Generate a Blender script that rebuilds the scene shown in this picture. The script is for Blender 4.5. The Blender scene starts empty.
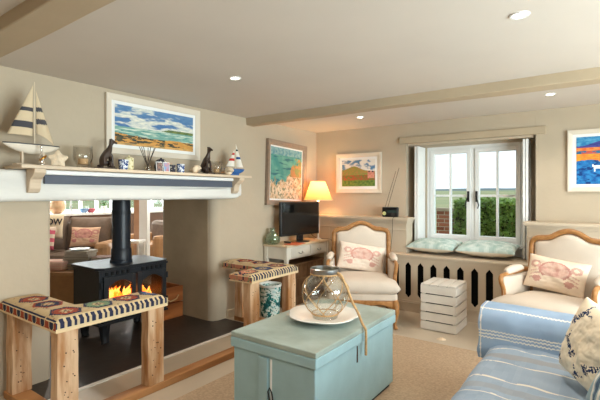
import bpy, bmesh, math, random
from mathutils import Vector, Matrix, noise
random.seed(7)
PI = math.pi
SC = bpy.context.scene
COL = SC.collection

# ------------------------------------------------------------------ materials
def lin(c):
    if isinstance(c, str):
        c = c.lstrip('#'); c = [int(c[i:i+2], 16)/255 for i in (0, 2, 4)]
    return tuple((x/12.92 if x <= .04045 else ((x+.055)/1.055)**2.4) for x in c[:3])
MATS = {}
def mat(name, col, rough=.6, metal=0, var=.12, scale=8, bump=0, bscale=60, stretch=(1, 1, 1), col2=None, spec=.4, coat=0):
    """procedural surface: base colour broken up by object-space noise, optional bump"""
    if name in MATS: return MATS[name]
    m = bpy.data.materials.new(name); m.use_nodes = True
    nt = m.node_tree; N = nt.nodes; L = nt.links; b = N['Principled BSDF']
    b.inputs['Roughness'].default_value = rough; b.inputs['Metallic'].default_value = metal
    b.inputs['Specular IOR Level'].default_value = spec; b.inputs['Coat Weight'].default_value = coat
    c = lin(col)
    tc = N.new('ShaderNodeTexCoord'); mp = N.new('ShaderNodeMapping'); mp.inputs['Scale'].default_value = stretch
    L.new(tc.outputs['Object'], mp.inputs['Vector'])
    ns = N.new('ShaderNodeTexNoise'); ns.inputs['Scale'].default_value = scale; ns.inputs['Detail'].default_value = 5
    L.new(mp.outputs['Vector'], ns.inputs['Vector'])
    cr = N.new('ShaderNodeValToRGB'); cr.color_ramp.elements[0].position = .3; cr.color_ramp.elements[1].position = .7
    a = lin(col2) if col2 else tuple(x*(1-var) for x in c)
    cr.color_ramp.elements[0].color = (*a, 1)
    cr.color_ramp.elements[1].color = (*(c if col2 else tuple(min(1, x*(1+var)) for x in c)), 1)
    L.new(ns.outputs['Fac'], cr.inputs['Fac']); L.new(cr.outputs['Color'], b.inputs['Base Color'])
    if bump:
        n2 = N.new('ShaderNodeTexNoise'); n2.inputs['Scale'].default_value = bscale; n2.inputs['Detail'].default_value = 4
        L.new(mp.outputs['Vector'], n2.inputs['Vector'])
        bp = N.new('ShaderNodeBump'); bp.inputs['Strength'].default_value = bump; bp.inputs['Distance'].default_value = .01
        L.new(n2.outputs['Fac'], bp.inputs['Height']); L.new(bp.outputs['Normal'], b.inputs['Normal'])
    MATS[name] = m; return m
def glassmat(name, tint='#ffffff', gl=.08, edge=.35, rough=.02):
    if name in MATS: return MATS[name]
    m = bpy.data.materials.new(name); m.use_nodes = True
    nt = m.node_tree; N = nt.nodes; L = nt.links; N.remove(N['Principled BSDF']); out = N['Material Output']
    t = N.new('ShaderNodeBsdfTransparent'); t.inputs['Color'].default_value = (*lin(tint), 1)
    g = N.new('ShaderNodeBsdfGlossy'); g.inputs['Roughness'].default_value = rough
    lw = N.new('ShaderNodeLayerWeight'); lw.inputs['Blend'].default_value = .25
    mr = N.new('ShaderNodeMapRange'); mr.inputs['To Min'].default_value = gl; mr.inputs['To Max'].default_value = edge+gl
    L.new(lw.outputs['Facing'], mr.inputs['Value'])
    mx = N.new('ShaderNodeMixShader'); L.new(mr.outputs['Result'], mx.inputs['Fac'])
    L.new(t.outputs[0], mx.inputs[1]); L.new(g.outputs[0], mx.inputs[2]); L.new(mx.outputs[0], out.inputs['Surface'])
    MATS[name] = m; return m
def emis(name, col, s, col2=None):
    if name in MATS: return MATS[name]
    m = bpy.data.materials.new(name); m.use_nodes = True
    b = m.node_tree.nodes['Principled BSDF']; b.inputs['Base Color'].default_value = (*lin(col), 1)
    b.inputs['Emission Color'].default_value = (*lin(col), 1); b.inputs['Emission Strength'].default_value = s
    if col2:
        N = m.node_tree.nodes; L = m.node_tree.links
        ns = N.new('ShaderNodeTexNoise'); ns.inputs['Scale'].default_value = 18
        tc = N.new('ShaderNodeTexCoord'); L.new(tc.outputs['Object'], ns.inputs['Vector'])
        cr = N.new('ShaderNodeValToRGB'); cr.color_ramp.elements[0].position = .4; cr.color_ramp.elements[1].position = .6
        cr.color_ramp.elements[0].color = (*lin(col), 1); cr.color_ramp.elements[1].color = (*lin(col2), 1)
        L.new(ns.outputs['Fac'], cr.inputs['Fac']); L.new(cr.outputs['Color'], b.inputs['Emission Color'])
    MATS[name] = m; return m
def paintmat(name='painted_pattern', rough=.75, bump=.0, bscale=250):
    """surface whose own dyed or painted pattern is stored as the colour attribute 'col'"""
    if name in MATS: return MATS[name]
    m = bpy.data.materials.new(name); m.use_nodes = True
    N = m.node_tree.nodes; L = m.node_tree.links; b = N['Principled BSDF']
    a = N.new('ShaderNodeAttribute'); a.attribute_name = 'col'; L.new(a.outputs['Color'], b.inputs['Base Color'])
    b.inputs['Roughness'].default_value = rough; b.inputs['Specular IOR Level'].default_value = .25
    if bump:
        tc = N.new('ShaderNodeTexCoord'); n2 = N.new('ShaderNodeTexNoise'); n2.inputs['Scale'].default_value = bscale
        L.new(tc.outputs['Object'], n2.inputs['Vector'])
        bp = N.new('ShaderNodeBump'); bp.inputs['Strength'].default_value = bump; bp.inputs['Distance'].default_value = .004
        L.new(n2.outputs['Fac'], bp.inputs['Height']); L.new(bp.outputs['Normal'], b.inputs['Normal'])
    MATS[name] = m; return m

WALL = mat('wall_paint', '#bbac96', .85, var=.03, scale=3, bump=.15, bscale=25)
LWALL = mat('limewashed_plaster', '#c4b59c', .85, var=.05, scale=3, bump=.3, bscale=12)
PLAST = mat('grey_brown_plaster', '#b5a388', .9, var=.10, scale=3, bump=.3, bscale=14)
CEIL = mat('ceiling_paint', '#d3cac0', .9, var=.02, scale=2)
BEAM = mat('beam_paint', '#b9a78d', .8, var=.04, scale=4, bump=.2, bscale=12)
PANEL = mat('panelling_paint', '#c8b7a0', .55, var=.03, scale=6)
WHITE = mat('white_paint', '#eeeeec', .4, var=.02)
CREAMW = mat('cream_white_frame', '#dcd1c0', .5, var=.03)
WASHED = mat('whitewashed_oak', '#dcdad4', .7, var=.07, scale=9, bump=.5, bscale=18, stretch=(1, .25, 1))
SHELFM = mat('pale_limed_wood', '#d3bfa6', .6, var=.07, scale=14, stretch=(1, .15, 1))
SLATE = mat('slate_blue_paint', '#555b68', .6, var=.06)
HEARTH = mat('dark_slate', '#332b26', .42, var=.25, scale=3, bump=.3, bscale=9, spec=.5)
IRON = mat('black_cast_iron', '#20242a', .42, var=.15, metal=.2, bump=.1, bscale=90)
BLACKP = mat('black_plastic', '#0c0c0e', .3, var=.05)
SCREEN = mat('glossy_dark_screen', '#08090b', .08, var=.05, spec=.6)
PINE = mat('sawn_reclaimed_pine', '#d6b491', .6, var=.3, scale=18, bump=.7, bscale=30, stretch=(1, 1, .16), col2='#ad7a4c')
PINEY = mat('reclaimed_pine_rail', '#b98656', .55, var=.3, scale=9, bump=.35, bscale=25, stretch=(1, .12, 1), col2='#8f5c30')
PINE.node_tree.nodes['Color Ramp'].color_ramp.elements[0].position = .38; PINE.node_tree.nodes['Color Ramp'].color_ramp.elements[1].position = .60
DKNOT = mat('dark_knot', '#3a2414', .8)
ORANGEW = mat('orange_stained_crate_wood', '#b8703a', .55, scale=10, stretch=(1, .15, 1), col2='#7c4018', bump=.2, bscale=20)
BROWNP = mat('weathered_brown_planks', '#8c6c4e', .7, scale=12, stretch=(1, 1, .1), col2='#67492f', bump=.3, bscale=20)
OAK = mat('carved_oak', '#b98552', .45, scale=20, col2='#93622f', bump=.15, bscale=60)
LINEN = mat('cream_linen', '#d6c8b8', .9, var=.03, bump=.25, bscale=350)
GREYW = mat('grey_white_slats', '#ddd5ca', .6, var=.05, scale=12)
DUCK = mat('duck_egg_paint', '#9bbbc2', .5, var=.06, scale=7, bump=.12, bscale=30)
DUCKTOP = mat('worn_duck_egg_top', '#a9b8b1', .4, var=.2, scale=5, col2='#8d9a92', bump=.15, bscale=30)
DESKP = mat('off_white_desk_paint', '#ddd6c8', .5, var=.04)
DESKT = mat('desk_top', '#d8c3a4', .4, var=.08, scale=10, stretch=(1, .2, 1))
STEEL = mat('brushed_metal', '#a8a8a6', .3, metal=1, var=.06)
CHROME = mat('polished_silver', '#e6e2dc', .1, metal=1, var=.03)
BRASSY = mat('gold_metal', '#d39a4a', .2, metal=1, var=.05)
BRONZE = mat('dark_bronze', '#3f2f26', .4, var=.2, scale=30, bump=.2, bscale=50, spec=.5)
ROPE = mat('jute_rope', '#c7a071', .9, var=.2, scale=80, bump=.5, bscale=200)
CERAM = mat('white_ceramic', '#f3efe8', .25, var=.02)
GLASS = glassmat('window_glass', '#f6fbfa', .03, .2)
JARG = glassmat('jar_glass', '#f3f4f0', .07, .45)
GREENG = glassmat('green_glass', '#dbe6d6', .12, .5)
def _tint(m):
    N = m.node_tree.nodes; L = m.node_tree.links; out = N['Material Output']; src = out.inputs['Surface'].links[0].from_socket
    d = N.new('ShaderNodeBsdfDiffuse'); ns = N.new('ShaderNodeTexNoise'); cr = N.new('ShaderNodeValToRGB'); ns.inputs['Scale'].default_value = 12
    cr.color_ramp.elements[0].color = (*lin('#8fa88a'), 1); cr.color_ramp.elements[1].color = (*lin('#a9bda2'), 1)
    L.new(ns.outputs['Fac'], cr.inputs['Fac']); L.new(cr.outputs['Color'], d.inputs['Color'])
    x = N.new('ShaderNodeMixShader'); x.inputs['Fac'].default_value = .10; L.new(src, x.inputs[1]); L.new(d.outputs[0], x.inputs[2]); L.new(x.outputs[0], out.inputs['Surface'])
_tint(GREENG)
CLEARG = glassmat('candle_glass', '#fbfaf7', .06, .5)
WAX = mat('candle_wax', '#d9b184', .6, var=.03)
SHELLM = mat('pale_shell', '#e2cdb0', .6, var=.12, scale=40, bump=.4, bscale=80)
LEATHER = mat('brown_leather', '#7d6c5e', .6, var=.15, scale=12, bump=.2, bscale=30)
TANL = mat('tan_leather', '#b38a62', .5, var=.1, scale=12)
SOFAF = mat('grey_brown_sofa_fabric', '#8d8378', .9, var=.06, bump=.3, bscale=300)
PAPER = mat('paper_pages', '#a89a88', .8, var=.06, scale=60, stretch=(.1, .1, 4))
PAINTED = paintmat()
WOVEN = paintmat('woven_pattern', .9, .45, 300)
PRINT = paintmat('printed_cloth', .9, .2, 350)

# ------------------------------------------------------------------ mesh helpers
class MB:
    def __init__(s): s.bm = bmesh.new(); s.cl = s.bm.loops.layers.color.new('col') if False else None
    def box(s, x0, x1, y0, y1, z0, z1, M=None):
        vs = [s.bm.verts.new((x, y, z)) for z in (z0, z1) for y in (y0, y1) for x in (x0, x1)]
        for f in ((0, 2, 3, 1), (4, 5, 7, 6), (0, 1, 5, 4), (2, 6, 7, 3), (0, 4, 6, 2), (1, 3, 7, 5)):
            s.bm.faces.new([vs[i] for i in f])
        if M: bmesh.ops.transform(s.bm, matrix=M, verts=vs)
        return s
    def tube(s, pts, r, n=8, closed=False, flat=1.0, up=None):
        pts = [Vector(p) for p in pts]; K = len(pts)
        rs = r if isinstance(r, (list, tuple)) else [r]*K
        rings = []; prev = None
        for i, p in enumerate(pts):
            a = pts[(i-1) % K] if (closed or i) else p; b = pts[(i+1) % K] if (closed or i < K-1) else p
            t = (b-a).normalized()
            if up: u = t.cross(Vector(up)).normalized()
            elif prev is None:
                u = t.orthogonal().normalized()
            else:
                u = (prev - t*prev.dot(t)); u = u.normalized() if u.length > 1e-6 else t.orthogonal().normalized()
            prev = u; v = t.cross(u)
            rings.append([s.bm.verts.new(p + (u*math.cos(2*PI*k/n) + v*math.sin(2*PI*k/n)*flat)*rs[i]) for k in range(n)])
        for i in range(K if closed else K-1):
            A, B = rings[i], rings[(i+1) % K]
            for k in range(n):
                s.bm.faces.new((A[k], A[(k+1) % n], B[(k+1) % n], B[k]))
        if not closed:
            s.bm.faces.new(rings[0][::-1]); s.bm.faces.new(rings[-1])
        return s
    def lathe(s, prof, cx=0, cy=0, n=28, lobes=0, amp=0, cap=True):
        rings = []
        for (r, z) in prof:
            if r < 1e-5: rings.append([s.bm.verts.new((cx, cy, z))])
            else:
                rings.append([s.bm.verts.new((cx+r*(1+(amp*abs(math.sin(lobes*PI*k/n)) if lobes else 0))*math.cos(2*PI*k/n),
                              cy+r*(1+(amp*abs(math.sin(lobes*PI*k/n)) if lobes else 0))*math.sin(2*PI*k/n), z)) for k in range(n)])
        for A, B in zip(rings, rings[1:]):
            for k in range(n):
                k2 = (k+1) % n
                if len(A) == 1 and len(B) == 1: continue
                if len(A) == 1: s.bm.faces.new((A[0], B[k2], B[k]))
                elif len(B) == 1: s.bm.faces.new((A[k], A[k2], B[0]))
                else: s.bm.faces.new((A[k], A[k2], B[k2], B[k]))
        return s
    def prism(s, poly, axis, a, b):
        """poly of 2D points extruded along axis from a to b; 2D order: x:(y,z) y:(x,z) z:(x,y)"""
        def P(p, c): return {'x': (c, p[0], p[1]), 'y': (p[0], c, p[1]), 'z': (p[0], p[1], c)}[axis]
        A = [s.bm.verts.new(P(p, a)) for p in poly]; B = [s.bm.verts.new(P(p, b)) for p in poly]
        n = len(poly); s.bm.faces.new(A[::-1]); s.bm.faces.new(B)
        for i in range(n): s.bm.faces.new((A[i], A[(i+1) % n], B[(i+1) % n], B[i]))
        return s
    def grid(s, fn, nu, nv, wrap=False):
        V = [[s.bm.verts.new(fn(i/nu, j/nv)) for j in range(nv+1)] for i in range(nu+1)]
        for i in range(nu):
            for j in range(nv): s.bm.faces.new((V[i][j], V[i+1][j], V[i+1][j+1], V[i][j+1]))
        return V
    def xf(s, M): bmesh.ops.transform(s.bm, matrix=M, verts=s.bm.verts[:]); return s
    def obj(s, name, m, parent=None, smooth=False, bevel=0, colfn=None, solid=0, subd=0, weld=True):
        bm = s.bm
        if weld: bmesh.ops.remove_doubles(bm, verts=bm.verts[:], dist=1e-5)
        bmesh.ops.recalc_face_normals(bm, faces=bm.faces[:])
        me = bpy.data.meshes.new(name); bm.to_mesh(me); bm.free()
        o = bpy.data.objects.new(name, me); COL.objects.link(o)
        me.materials.append(m)
        if smooth:
            for p in me.polygons: p.use_smooth = True
            if smooth == 'auto':
                me.set_sharp_from_angle(angle=math.radians(40))
        if colfn:
            at = me.color_attributes.new('col', 'FLOAT_COLOR', 'CORNER')
            for p in me.polygons:
                c = colfn(p.center, p.normal)
                if isinstance(c, str): c = lin(c)
                for li in p.loop_indices: at.data[li].color = (*c, 1)
        if parent: o.parent = parent
        if solid:
            md = o.modifiers.new('s', 'SOLIDIFY'); md.thickness = solid; md.offset = 0
        if bevel:
            md = o.modifiers.new('b', 'BEVEL'); md.width = bevel; md.segments = 2; md.limit_method = 'ANGLE'
        if subd:
            md = o.modifiers.new('u', 'SUBSURF'); md.levels = subd; md.render_levels = subd
        return o
def bx(name, m, x0, x1, y0, y1, z0, z1, parent=None, bevel=.003): return MB().box(x0, x1, y0, y1, z0, z1).obj(name, m, parent, bevel=bevel)
def tag(o, label=None, cat=None, group=None, kind=None):
    if label: o['label'] = label
    if cat: o['category'] = cat
    if group: o['group'] = group
    if kind: o['kind'] = kind
    return o
def thing(name, label, cat, loc=(0, 0, 0), rz=0, group=None):
    o = bpy.data.objects.new(name, None); COL.objects.link(o); o.location = loc; o.rotation_euler = (0, 0, rz)
    o.empty_display_size = .1
    return tag(o, label, cat, group)
def struct(o): o['kind'] = 'structure'; return o
def sempty(name):
    o = bpy.data.objects.new(name, None); COL.objects.link(o); o['kind'] = 'structure'; return o
def copy_tree(o, label=None, loc=None, rz=None, parent=None):
    c = o.copy(); COL.objects.link(c)
    if parent: c.parent = parent
    for ch in list(o.children): copy_tree(ch, parent=c)
    if label: c['label'] = label
    if loc: c.location = loc
    if rz is not None: c.rotation_euler = (0, 0, rz)
    return c
def nz(x, y, z=0, s=1): return noise.noise(Vector((x*s, y*s, z*s)))
def fb(x, y, z=0, s=1): return nz(x, y, z, s)+.5*nz(x, y, z+5, s*2.1)+.25*nz(x, y, z+9, s*4.3)
def mix(a, b, t):
    a = lin(a) if isinstance(a, str) else a; b = lin(b) if isinstance(b, str) else b; t = max(0, min(1, t))
    return tuple(a[i]*(1-t)+b[i]*t for i in range(3))
def smooth(a, b, x):
    t = max(0, min(1, (x-a)/(b-a))); return t*t*(3-2*t)
def skin(name, m, verts, edges, radii, parent=None, subd=2):
    me = bpy.data.meshes.new(name); me.from_pydata(verts, edges, []); me.update()
    o = bpy.data.objects.new(name, me); COL.objects.link(o); me.materials.append(m)
    md = o.modifiers.new('k', 'SKIN'); md.use_smooth_shade = True
    for i, r in enumerate(radii):
        rr = r if isinstance(r, tuple) else (r, r)
        me.skin_vertices[0].data[i].radius = rr
    me.skin_vertices[0].data[0].use_root = True
    u = o.modifiers.new('u', 'SUBSURF'); u.levels = subd; u.render_levels = subd
    if parent: o.parent = parent
    return o
def pillow(name, m, w, h, t, label=None, cat='cushion', colfn=None, n=26, pinch=.06, parent=None, group=None, sag=0):
    """soft cushion standing in local XZ plane, facing -Y; origin at bottom centre"""
    b = MB()
    for sgn in (-1, 1):
        def fn(u, v):
            U = 2*u-1; V = 2*v-1
            k = (max(0, 1-abs(U)**2.6)*max(0, 1-abs(V)**2.6))**.5
            e = 1-pinch*(1-abs(V)**2)*abs(U)**2; f = 1-pinch*(1-abs(U)**2)*abs(V)**2
            wr = .02*t*fb(U*2+3, V*2, sgn*3, 1.6)
            return (U*w/2*e, sgn*(k*t/2+wr*k*3.5), h/2+V*h/2*f - sag*(1-abs(U))*(v))
        b.grid(fn, n, n)
    o = b.obj(name, m, parent, smooth=True, colfn=colfn)
    if label: tag(o, label, cat, group)
    return o
def place(o, loc, rz=0, rx=0, ry=0):
    o.rotation_mode = 'XYZ'; o.location = loc; o.rotation_euler = (rx, ry, rz); return o
SPOT_E, SKY_E, EXPO, DAY_E = 32, 1.4, 0.38, 290
# ------------------------------------------------------------------ camera
cam = bpy.data.objects.new('camera', bpy.data.cameras.new('camera')); COL.objects.link(cam); SC.camera = cam
TH = math.atan2(.5866, .8099)
cam.location = (0, 0, 1.38); cam.rotation_euler = (PI/2, 0, TH)
cam.data.sensor_width = 36; cam.data.lens = 421/600*36; cam.data.shift_y = -5.5/600; cam.data.clip_start = .05; cam.data.clip_end = 2000
H = 2.28; XW = -3.42; YB = 5.13; XR = 2.4; YF = -2.6
# ------------------------------------------------------------------ room shell
FLOORM = mat('limed_floor', '#bfb09b', .35, var=.06, scale=4, stretch=(1, .3, 1), spec=.5)
b = MB(); b.box(-3.02, XR+.2, YF-.2, YB+.5, -.1, 0); b.box(-4.4, -3.02, YF-.2, 1.2, -.1, 0); b.box(-4.4, -3.02, 3.3, YB+.5, -.1, 0)
struct(b.obj('floor', FLOORM))
struct(MB().box(-4.5, XR+.2, YF-.2, YB+.5, H, H+.1).obj('ceiling', CEIL))
def roundpoly(x0, x1, y0, y1, corners, r=.07, n=6):
    """rectangle footprint; corners in ('ne','se','nw','sw') get rounded"""
    P = []
    for nm, cx, cy, a0 in (('sw', x0, y0, PI), ('se', x1, y0, -PI/2), ('ne', x1, y1, 0), ('nw', x0, y1, PI/2)):
        if nm in corners:
            ox = cx + (r if 'w' in nm else -r); oy = cy + (r if 's' in nm else -r)
            for k in range(n+1):
                a = a0 + (PI/2)*k/n; P.append((ox+r*math.cos(a), oy+r*math.sin(a)))
        else: P.append((cx, cy))
    return P
XT = -4.36; OY0 = 1.465; OY1 = 3.13; OZ = 1.36
b = MB(); b.box(XT, XW, YF-.2, YB+.5, OZ, H)
struct(b.obj('wall_left', WALL))
b = MB(); b.prism(roundpoly(XT, -3.35, YF-.2, OY0, ('ne', 'nw'), .05), 'z', 0, OZ)
b.prism(roundpoly(XT, XW, OY1, YB+.5, ('se', 'sw'), .09, 10), 'z', 0, OZ)
struct(b.obj('wall_chimney_piers', WALL, smooth='auto')).name = 'wall_left_lower'
b = MB(); b.prism(roundpoly(XT+.09, XW-.085, OY1-.003, OY1+.02, ()), 'z', 0, OZ)
struct(b.obj('wall_fireplace_reveal', PLAST))
# back wall with window opening
WX0, WX1, WZ0, WZ1 = -2.05, -.60, .66, 2.03
YW = 5.43
b = MB(); b.box(XW, WX0, YB, YW+.1, 0, H).box(WX1, XR+.2, YB, YW+.1, 0, H).box(WX0, WX1, YB, YW+.1, WZ1, H).box(WX0, WX1, YB, YW+.1, 0, WZ0).box(WX0, -1.87, YW-.03, YW+.1, WZ0, WZ1).box(-.74, WX1, YW-.03, YW+.1, WZ0, WZ1).box(-1.87, -.74, YW-.03, YW+.1, 1.985, WZ1).box(-1.87, -.74, YW-.03, YW+.1, WZ0, .76)
struct(b.obj('wall_back', WALL, bevel=.004))
# right wall with tall window, unseen solid front wall
b = MB(); b.box(XR, XR+.2, YF-.2, .4, 0, H).box(XR, XR+.2, 3.6, YB, 0, H).box(XR, XR+.2, .4, 3.6, 2.1, H).box(XR, XR+.2, .4, 3.6, 0, .35)
struct(b.obj('wall_right', WALL))
b = MB(); b.box(XW, XR, YF-.2, YF, 0, H)
struct(b.obj('wall_front', mat('front_wall_bounce_brown', '#94785a', .8, var=.1)))  # unseen wall, its brown invented to warm the light bounced back
def simple_window(name, axis, c, a0, a1, z0, z1, n):
    w = sempty(name); b = MB(); t = .03
    def bb(p0, p1, q0, q1):
        if axis == 'x': b.box(c-t, c+t, p0, p1, q0, q1)
        else: b.box(p0, p1, c-t, c+t, q0, q1)
    bb(a0, a0+.06, z0, z1); bb(a1-.06, a1, z0, z1); bb(a0+.06, a1-.06, z0, z0+.06); bb(a0+.06, a1-.06, z1-.06, z1)
    for k in range(1, n): x = a0+(a1-a0)*k/n; bb(x-.03, x+.03, z0+.06, z1-.06)
    b.obj('window_frame', WHITE, w, weld=False)
    g = MB()
    if axis == 'x': g.box(c-.004, c+.004, a0+.06, a1-.06, z0+.06, z1-.06)
    else: g.box(a0+.06, a1-.06, c-.004, c+.004, z0+.06, z1-.06)
    g.obj('glass_pane', GLASS, w)
simple_window('window_2', 'x', XR+.1, .4, 3.6, .35, 2.1, 3)
# ceiling beams
def beam(name, y0, y1, z0, x0=XW, x1=XR):
    b = MB()
    def fn(u, v):
        X = x0+(x1-x0)*u; k = int(round(v*3)); y = (y0, y0, y1, y1)[k]; z = (H+.01, z0, z0, H+.01)[k]
        return (X, y+.012*nz(X, k, 3, 1.1), z+(.012*nz(X, k, 8, .9) if 0 < k < 3 else 0))
    b.grid(fn, 40, 3); struct(b.obj(name, BEAM, bevel=.008))
beam('trim_1', .84, 1.01, 2.21); beam('trim_2', 3.64, 3.78, 2.195)
# lintel board over the window
struct(bx('trim_3', BEAM, -2.13, -.50, YB-.03, YB+.02, 2.025, 2.105, bevel=.006))
struct(MB().box(-2.04, -.62, 5.16, 5.2, 2.0, 2.025).obj('trim_4', PANEL))
# skirting on the left wall by the fireplace
b = MB(); b.box(XW, XW+.02, 3.32, 3.9, 0, .09); struct(b.obj('baseboard_left', LWALL, bevel=.004))
# hearth
b = MB(); b.prism([(-4.36, 1.2), (-3.02, 1.2), (-3.02, 3.3), (XW+.0, 3.3), (-4.36, 3.3)], 'z', -.1, .004)
struct(b.obj('floor_hearth', HEARTH))
b = MB().box(-3.02, -2.985, 1.0, 3.3, -.01, .008); struct(b.obj('trim_5', mat('pale_stone_edge', '#e3ded6', .5)))
# wainscot boxes either side of the window seat
def wains(name, x0, x1):
    b = MB(); zt = 1.096; yf = 4.93
    b.box(x0, x1, yf, YB, 0, zt-.07)
    b.box(x0, x1+(.012 if x1 < 0 else 0), yf-.012, YB, zt-.07, zt-.045); b.box(x0-(.02 if x0 > -1 else 0), x1+(.02 if x1 < 0 else 0), yf-.028, YB, zt-.045, zt-.03)
    b.box(x0-(.03 if x0 > -1 else 0), x1+(.03 if x1 < 0 else 0), yf-.042, YB, zt-.03, zt)
    b.box(x0, x1, yf-.01, yf, zt-.16, zt-.145)
    k = x0
    while k < x1-.12:
        b.box(k, k+.012, yf-.004, yf, .12, zt-.16); k += .17
    struct(b.obj(name, PANEL, bevel=.004, weld=False))
wains('trim_6', XW, -1.965); wains('trim_7', -.655, XR)
# ------------------------------------------------------------------ window seat with slotted front
ws = thing('window_seat', 'cream boxed window seat with black pointed slots under the window', 'window seat', (0, 4.79, 0))
b = MB(); zs = .668
b.box(-2.62, 1.2, -.02, .135, zs-.022, zs).box(-1.96, -.66, .135, .34, zs-.022, zs).box(-2.6, 1.2, -.006, .0, zs-.04, zs-.022)
b.obj('seat_board', PANEL, ws, bevel=.005, weld=False)
b = MB(); cs = [-1.89+.1497*k for k in range(-4, 20)]; hw = .037; zb, zt = .155, .583; x = -2.6
for c in cs:
    if c-hw > 1.15: break
    b.box(x, c-hw, 0, .018, .1, zs-.022)
    b.prism([(c-hw, .1), (c+hw, .1), (c+hw, zb+.045), (c, zb), (c-hw, zb+.045)], 'y', 0, .018)
    b.prism([(c-hw, zt-.045), (c, zt), (c+hw, zt-.045), (c+hw, zs-.022), (c-hw, zs-.022)], 'y', 0, .018)
    x = c+hw
b.box(x, 1.2, 0, .018, .1, zs-.022)
b.obj('slotted_front', PANEL, ws)
MB().box(-2.6, 1.2, .1, .11, .02, zs-.03).obj('slot_shade_backing', mat('slot_shade_black', '#060606', .9), ws)  # near-black sheet stands in for the shade inside the seat box
b = MB(); b.box(-2.6, 1.2, -.016, .018, 0, .1).box(-2.6, 1.2, -.022, .0, .1, .112).box(-2.6, 1.2, -.01, .0, .118, .13); b.obj('skirting', PANEL, ws, bevel=.003, weld=False)
# ------------------------------------------------------------------ main window
w = sempty('window_1'); w.location = (0, YW, 0)
FX0, FX1, FZ0, FZ1 = -1.87, -.74, .79, 1.985
b = MB()
b.box(FX0, FX0+.045, -.03, .05, FZ0, FZ1).box(FX1-.045, FX1, -.03, .05, FZ0, FZ1).box(FX0+.045, FX1-.045, -.03, .05, FZ1-.045, FZ1).box(FX0+.045, FX1-.045, -.03, .05, FZ0, FZ0+.04)
b.box(-1.33, -1.28, -.03, .05, FZ0+.04, FZ1-.045)
b.obj('window_frame', WHITE, w, bevel=.004)
for (a, c, hx, sg) in ((FX0+.045, -1.33, -1.353, -1), (-1.28, FX1-.045, -1.257, 1)):
    s = MB(); z0, z1 = FZ0+.04, FZ1-.045; t = .047
    s.box(a, a+t, -.045, .03, z0, z1).box(c-t, c, -.045, .03, z0, z1).box(a+t, c-t, -.045, .03, z0, z0+t).box(a+t, c-t, -.045, .03, z1-t, z1)
    so = s.obj('sash', WHITE, w, bevel=.004)
    s = MB(); m = (a+c)/2; s.box(m-.011, m+.011, -.03, .02, z0+t, z1-t); s.box(a+t, m-.011, -.03, .02, 1.352, 1.378); s.box(m+.011, c-t, -.03, .02, 1.352, 1.378)
    s.obj('glazing_bar', WHITE, so, weld=False)
    MB().box(a+t, c-t, -.004, .002, z0+t, z1-t).obj('glass_pane', GLASS, so)
    MB().tube([(hx, -.06, 1.40), (hx, -.075, 1.35), (hx+.012*sg, -.08, 1.32), (hx+.03*sg, -.085, 1.25), (hx+.018*sg, -.085, 1.21)], [.011, .010, .008, .007, .006], 8).box(hx-.011, hx+.011, -.062, -.045, 1.29, 1.42).obj('handle', BLACKP, so, smooth='auto')
for nm, x, side in (('shutter', -1.905, 1), ('shutter', -.715, -1)):
    s = MB(); y0, y1 = -.285, -.035; z0, z1 = .672, 1.985
    for k in (0, 1):
        X = x + k*.028*side*-1
        s.box(X-.011, X+.011, y0, y0+.045, z0, z1).box(X-.011, X+.011, y1-.045, y1, z0, z1)
        for zz in (z0, 1.32, z1-.06): s.box(X-.011, X+.011, y0+.045, y1-.045, zz, zz+.06)
        s.box(X-.005, X+.005, y0+.045, y1-.045, z0+.06, z1-.06)
    so = s.obj('shutter', WHITE, w, bevel=.002, weld=False)
    MB().lathe([(0, -.01), (.01, -.01), (.013, .01), (0, .018)], n=10).xf(Matrix.Translation((x+side*.012, y0+.02, 1.36)) @ Matrix.Rotation(side*PI/2, 4, 'Y')).obj('knob', WHITE, so, smooth=True)
MB().box(FX0, FX1, -.12, -.03, FZ0-.03, FZ0).box(FX0, FX1, -.06, -.03, .662, FZ0-.03).obj('window_sill', WHITE, w, bevel=.004, weld=False)
# ------------------------------------------------------------------ mantelpiece
mp = thing('mantelpiece', 'whitewashed timber fireplace beam with narrow shelf, blue-grey board and two corbels', 'mantelpiece', (-3.38, 2.2, 1.33))
def W(o): o.matrix_parent_inverse = mp.matrix_world.inverted(); return o
def local(b, root): return b.xf(Matrix.Translation(-Vector(root.location)))
b = MB()
def fn(u, v):
    Y = -.2+3.6*u; k = v*12
    a = 2*PI*v; w_, h_ = .075, .112
    X = (abs(math.cos(a))**.35)*math.copysign(1, math.cos(a))*w_; Z = (abs(math.sin(a))**.35)*math.copysign(1, math.sin(a))*h_
    e = 1 - smooth(.975, 1, u)*.25
    return (-3.325+X*e+.008*fb(Y, v*3, 1, 1.3), Y, 1.443+Z*e+.008*fb(Y, v*3, 4, 1.5))
V = b.grid(fn, 120, 24)
cv = [b.bm.verts.new((-3.325, -.2, 1.443)), b.bm.verts.new((-3.325, 3.41, 1.443))]
for k in range(24):
    b.bm.faces.new((V[0][k], V[0][k+1], cv[0])); b.bm.faces.new((V[-1][k+1], V[-1][k], cv[1]))
local(b, mp).obj('beam', WASHED, mp, smooth='auto')
local(MB().box(-3.375, -3.10, 1.165, 3.39, 1.556, 1.58), mp).obj('shelf', SHELFM, mp, bevel=.004)
local(MB().box(-3.25, -3.225, 1.36, 3.22, 1.456, 1.52), mp).obj('apron_board', SLATE, mp, bevel=.003)
local(MB().box(-3.25, -3.205, 1.36, 3.22, 1.522, 1.555), mp).obj('cornice', WHITE, mp, bevel=.006)
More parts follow.
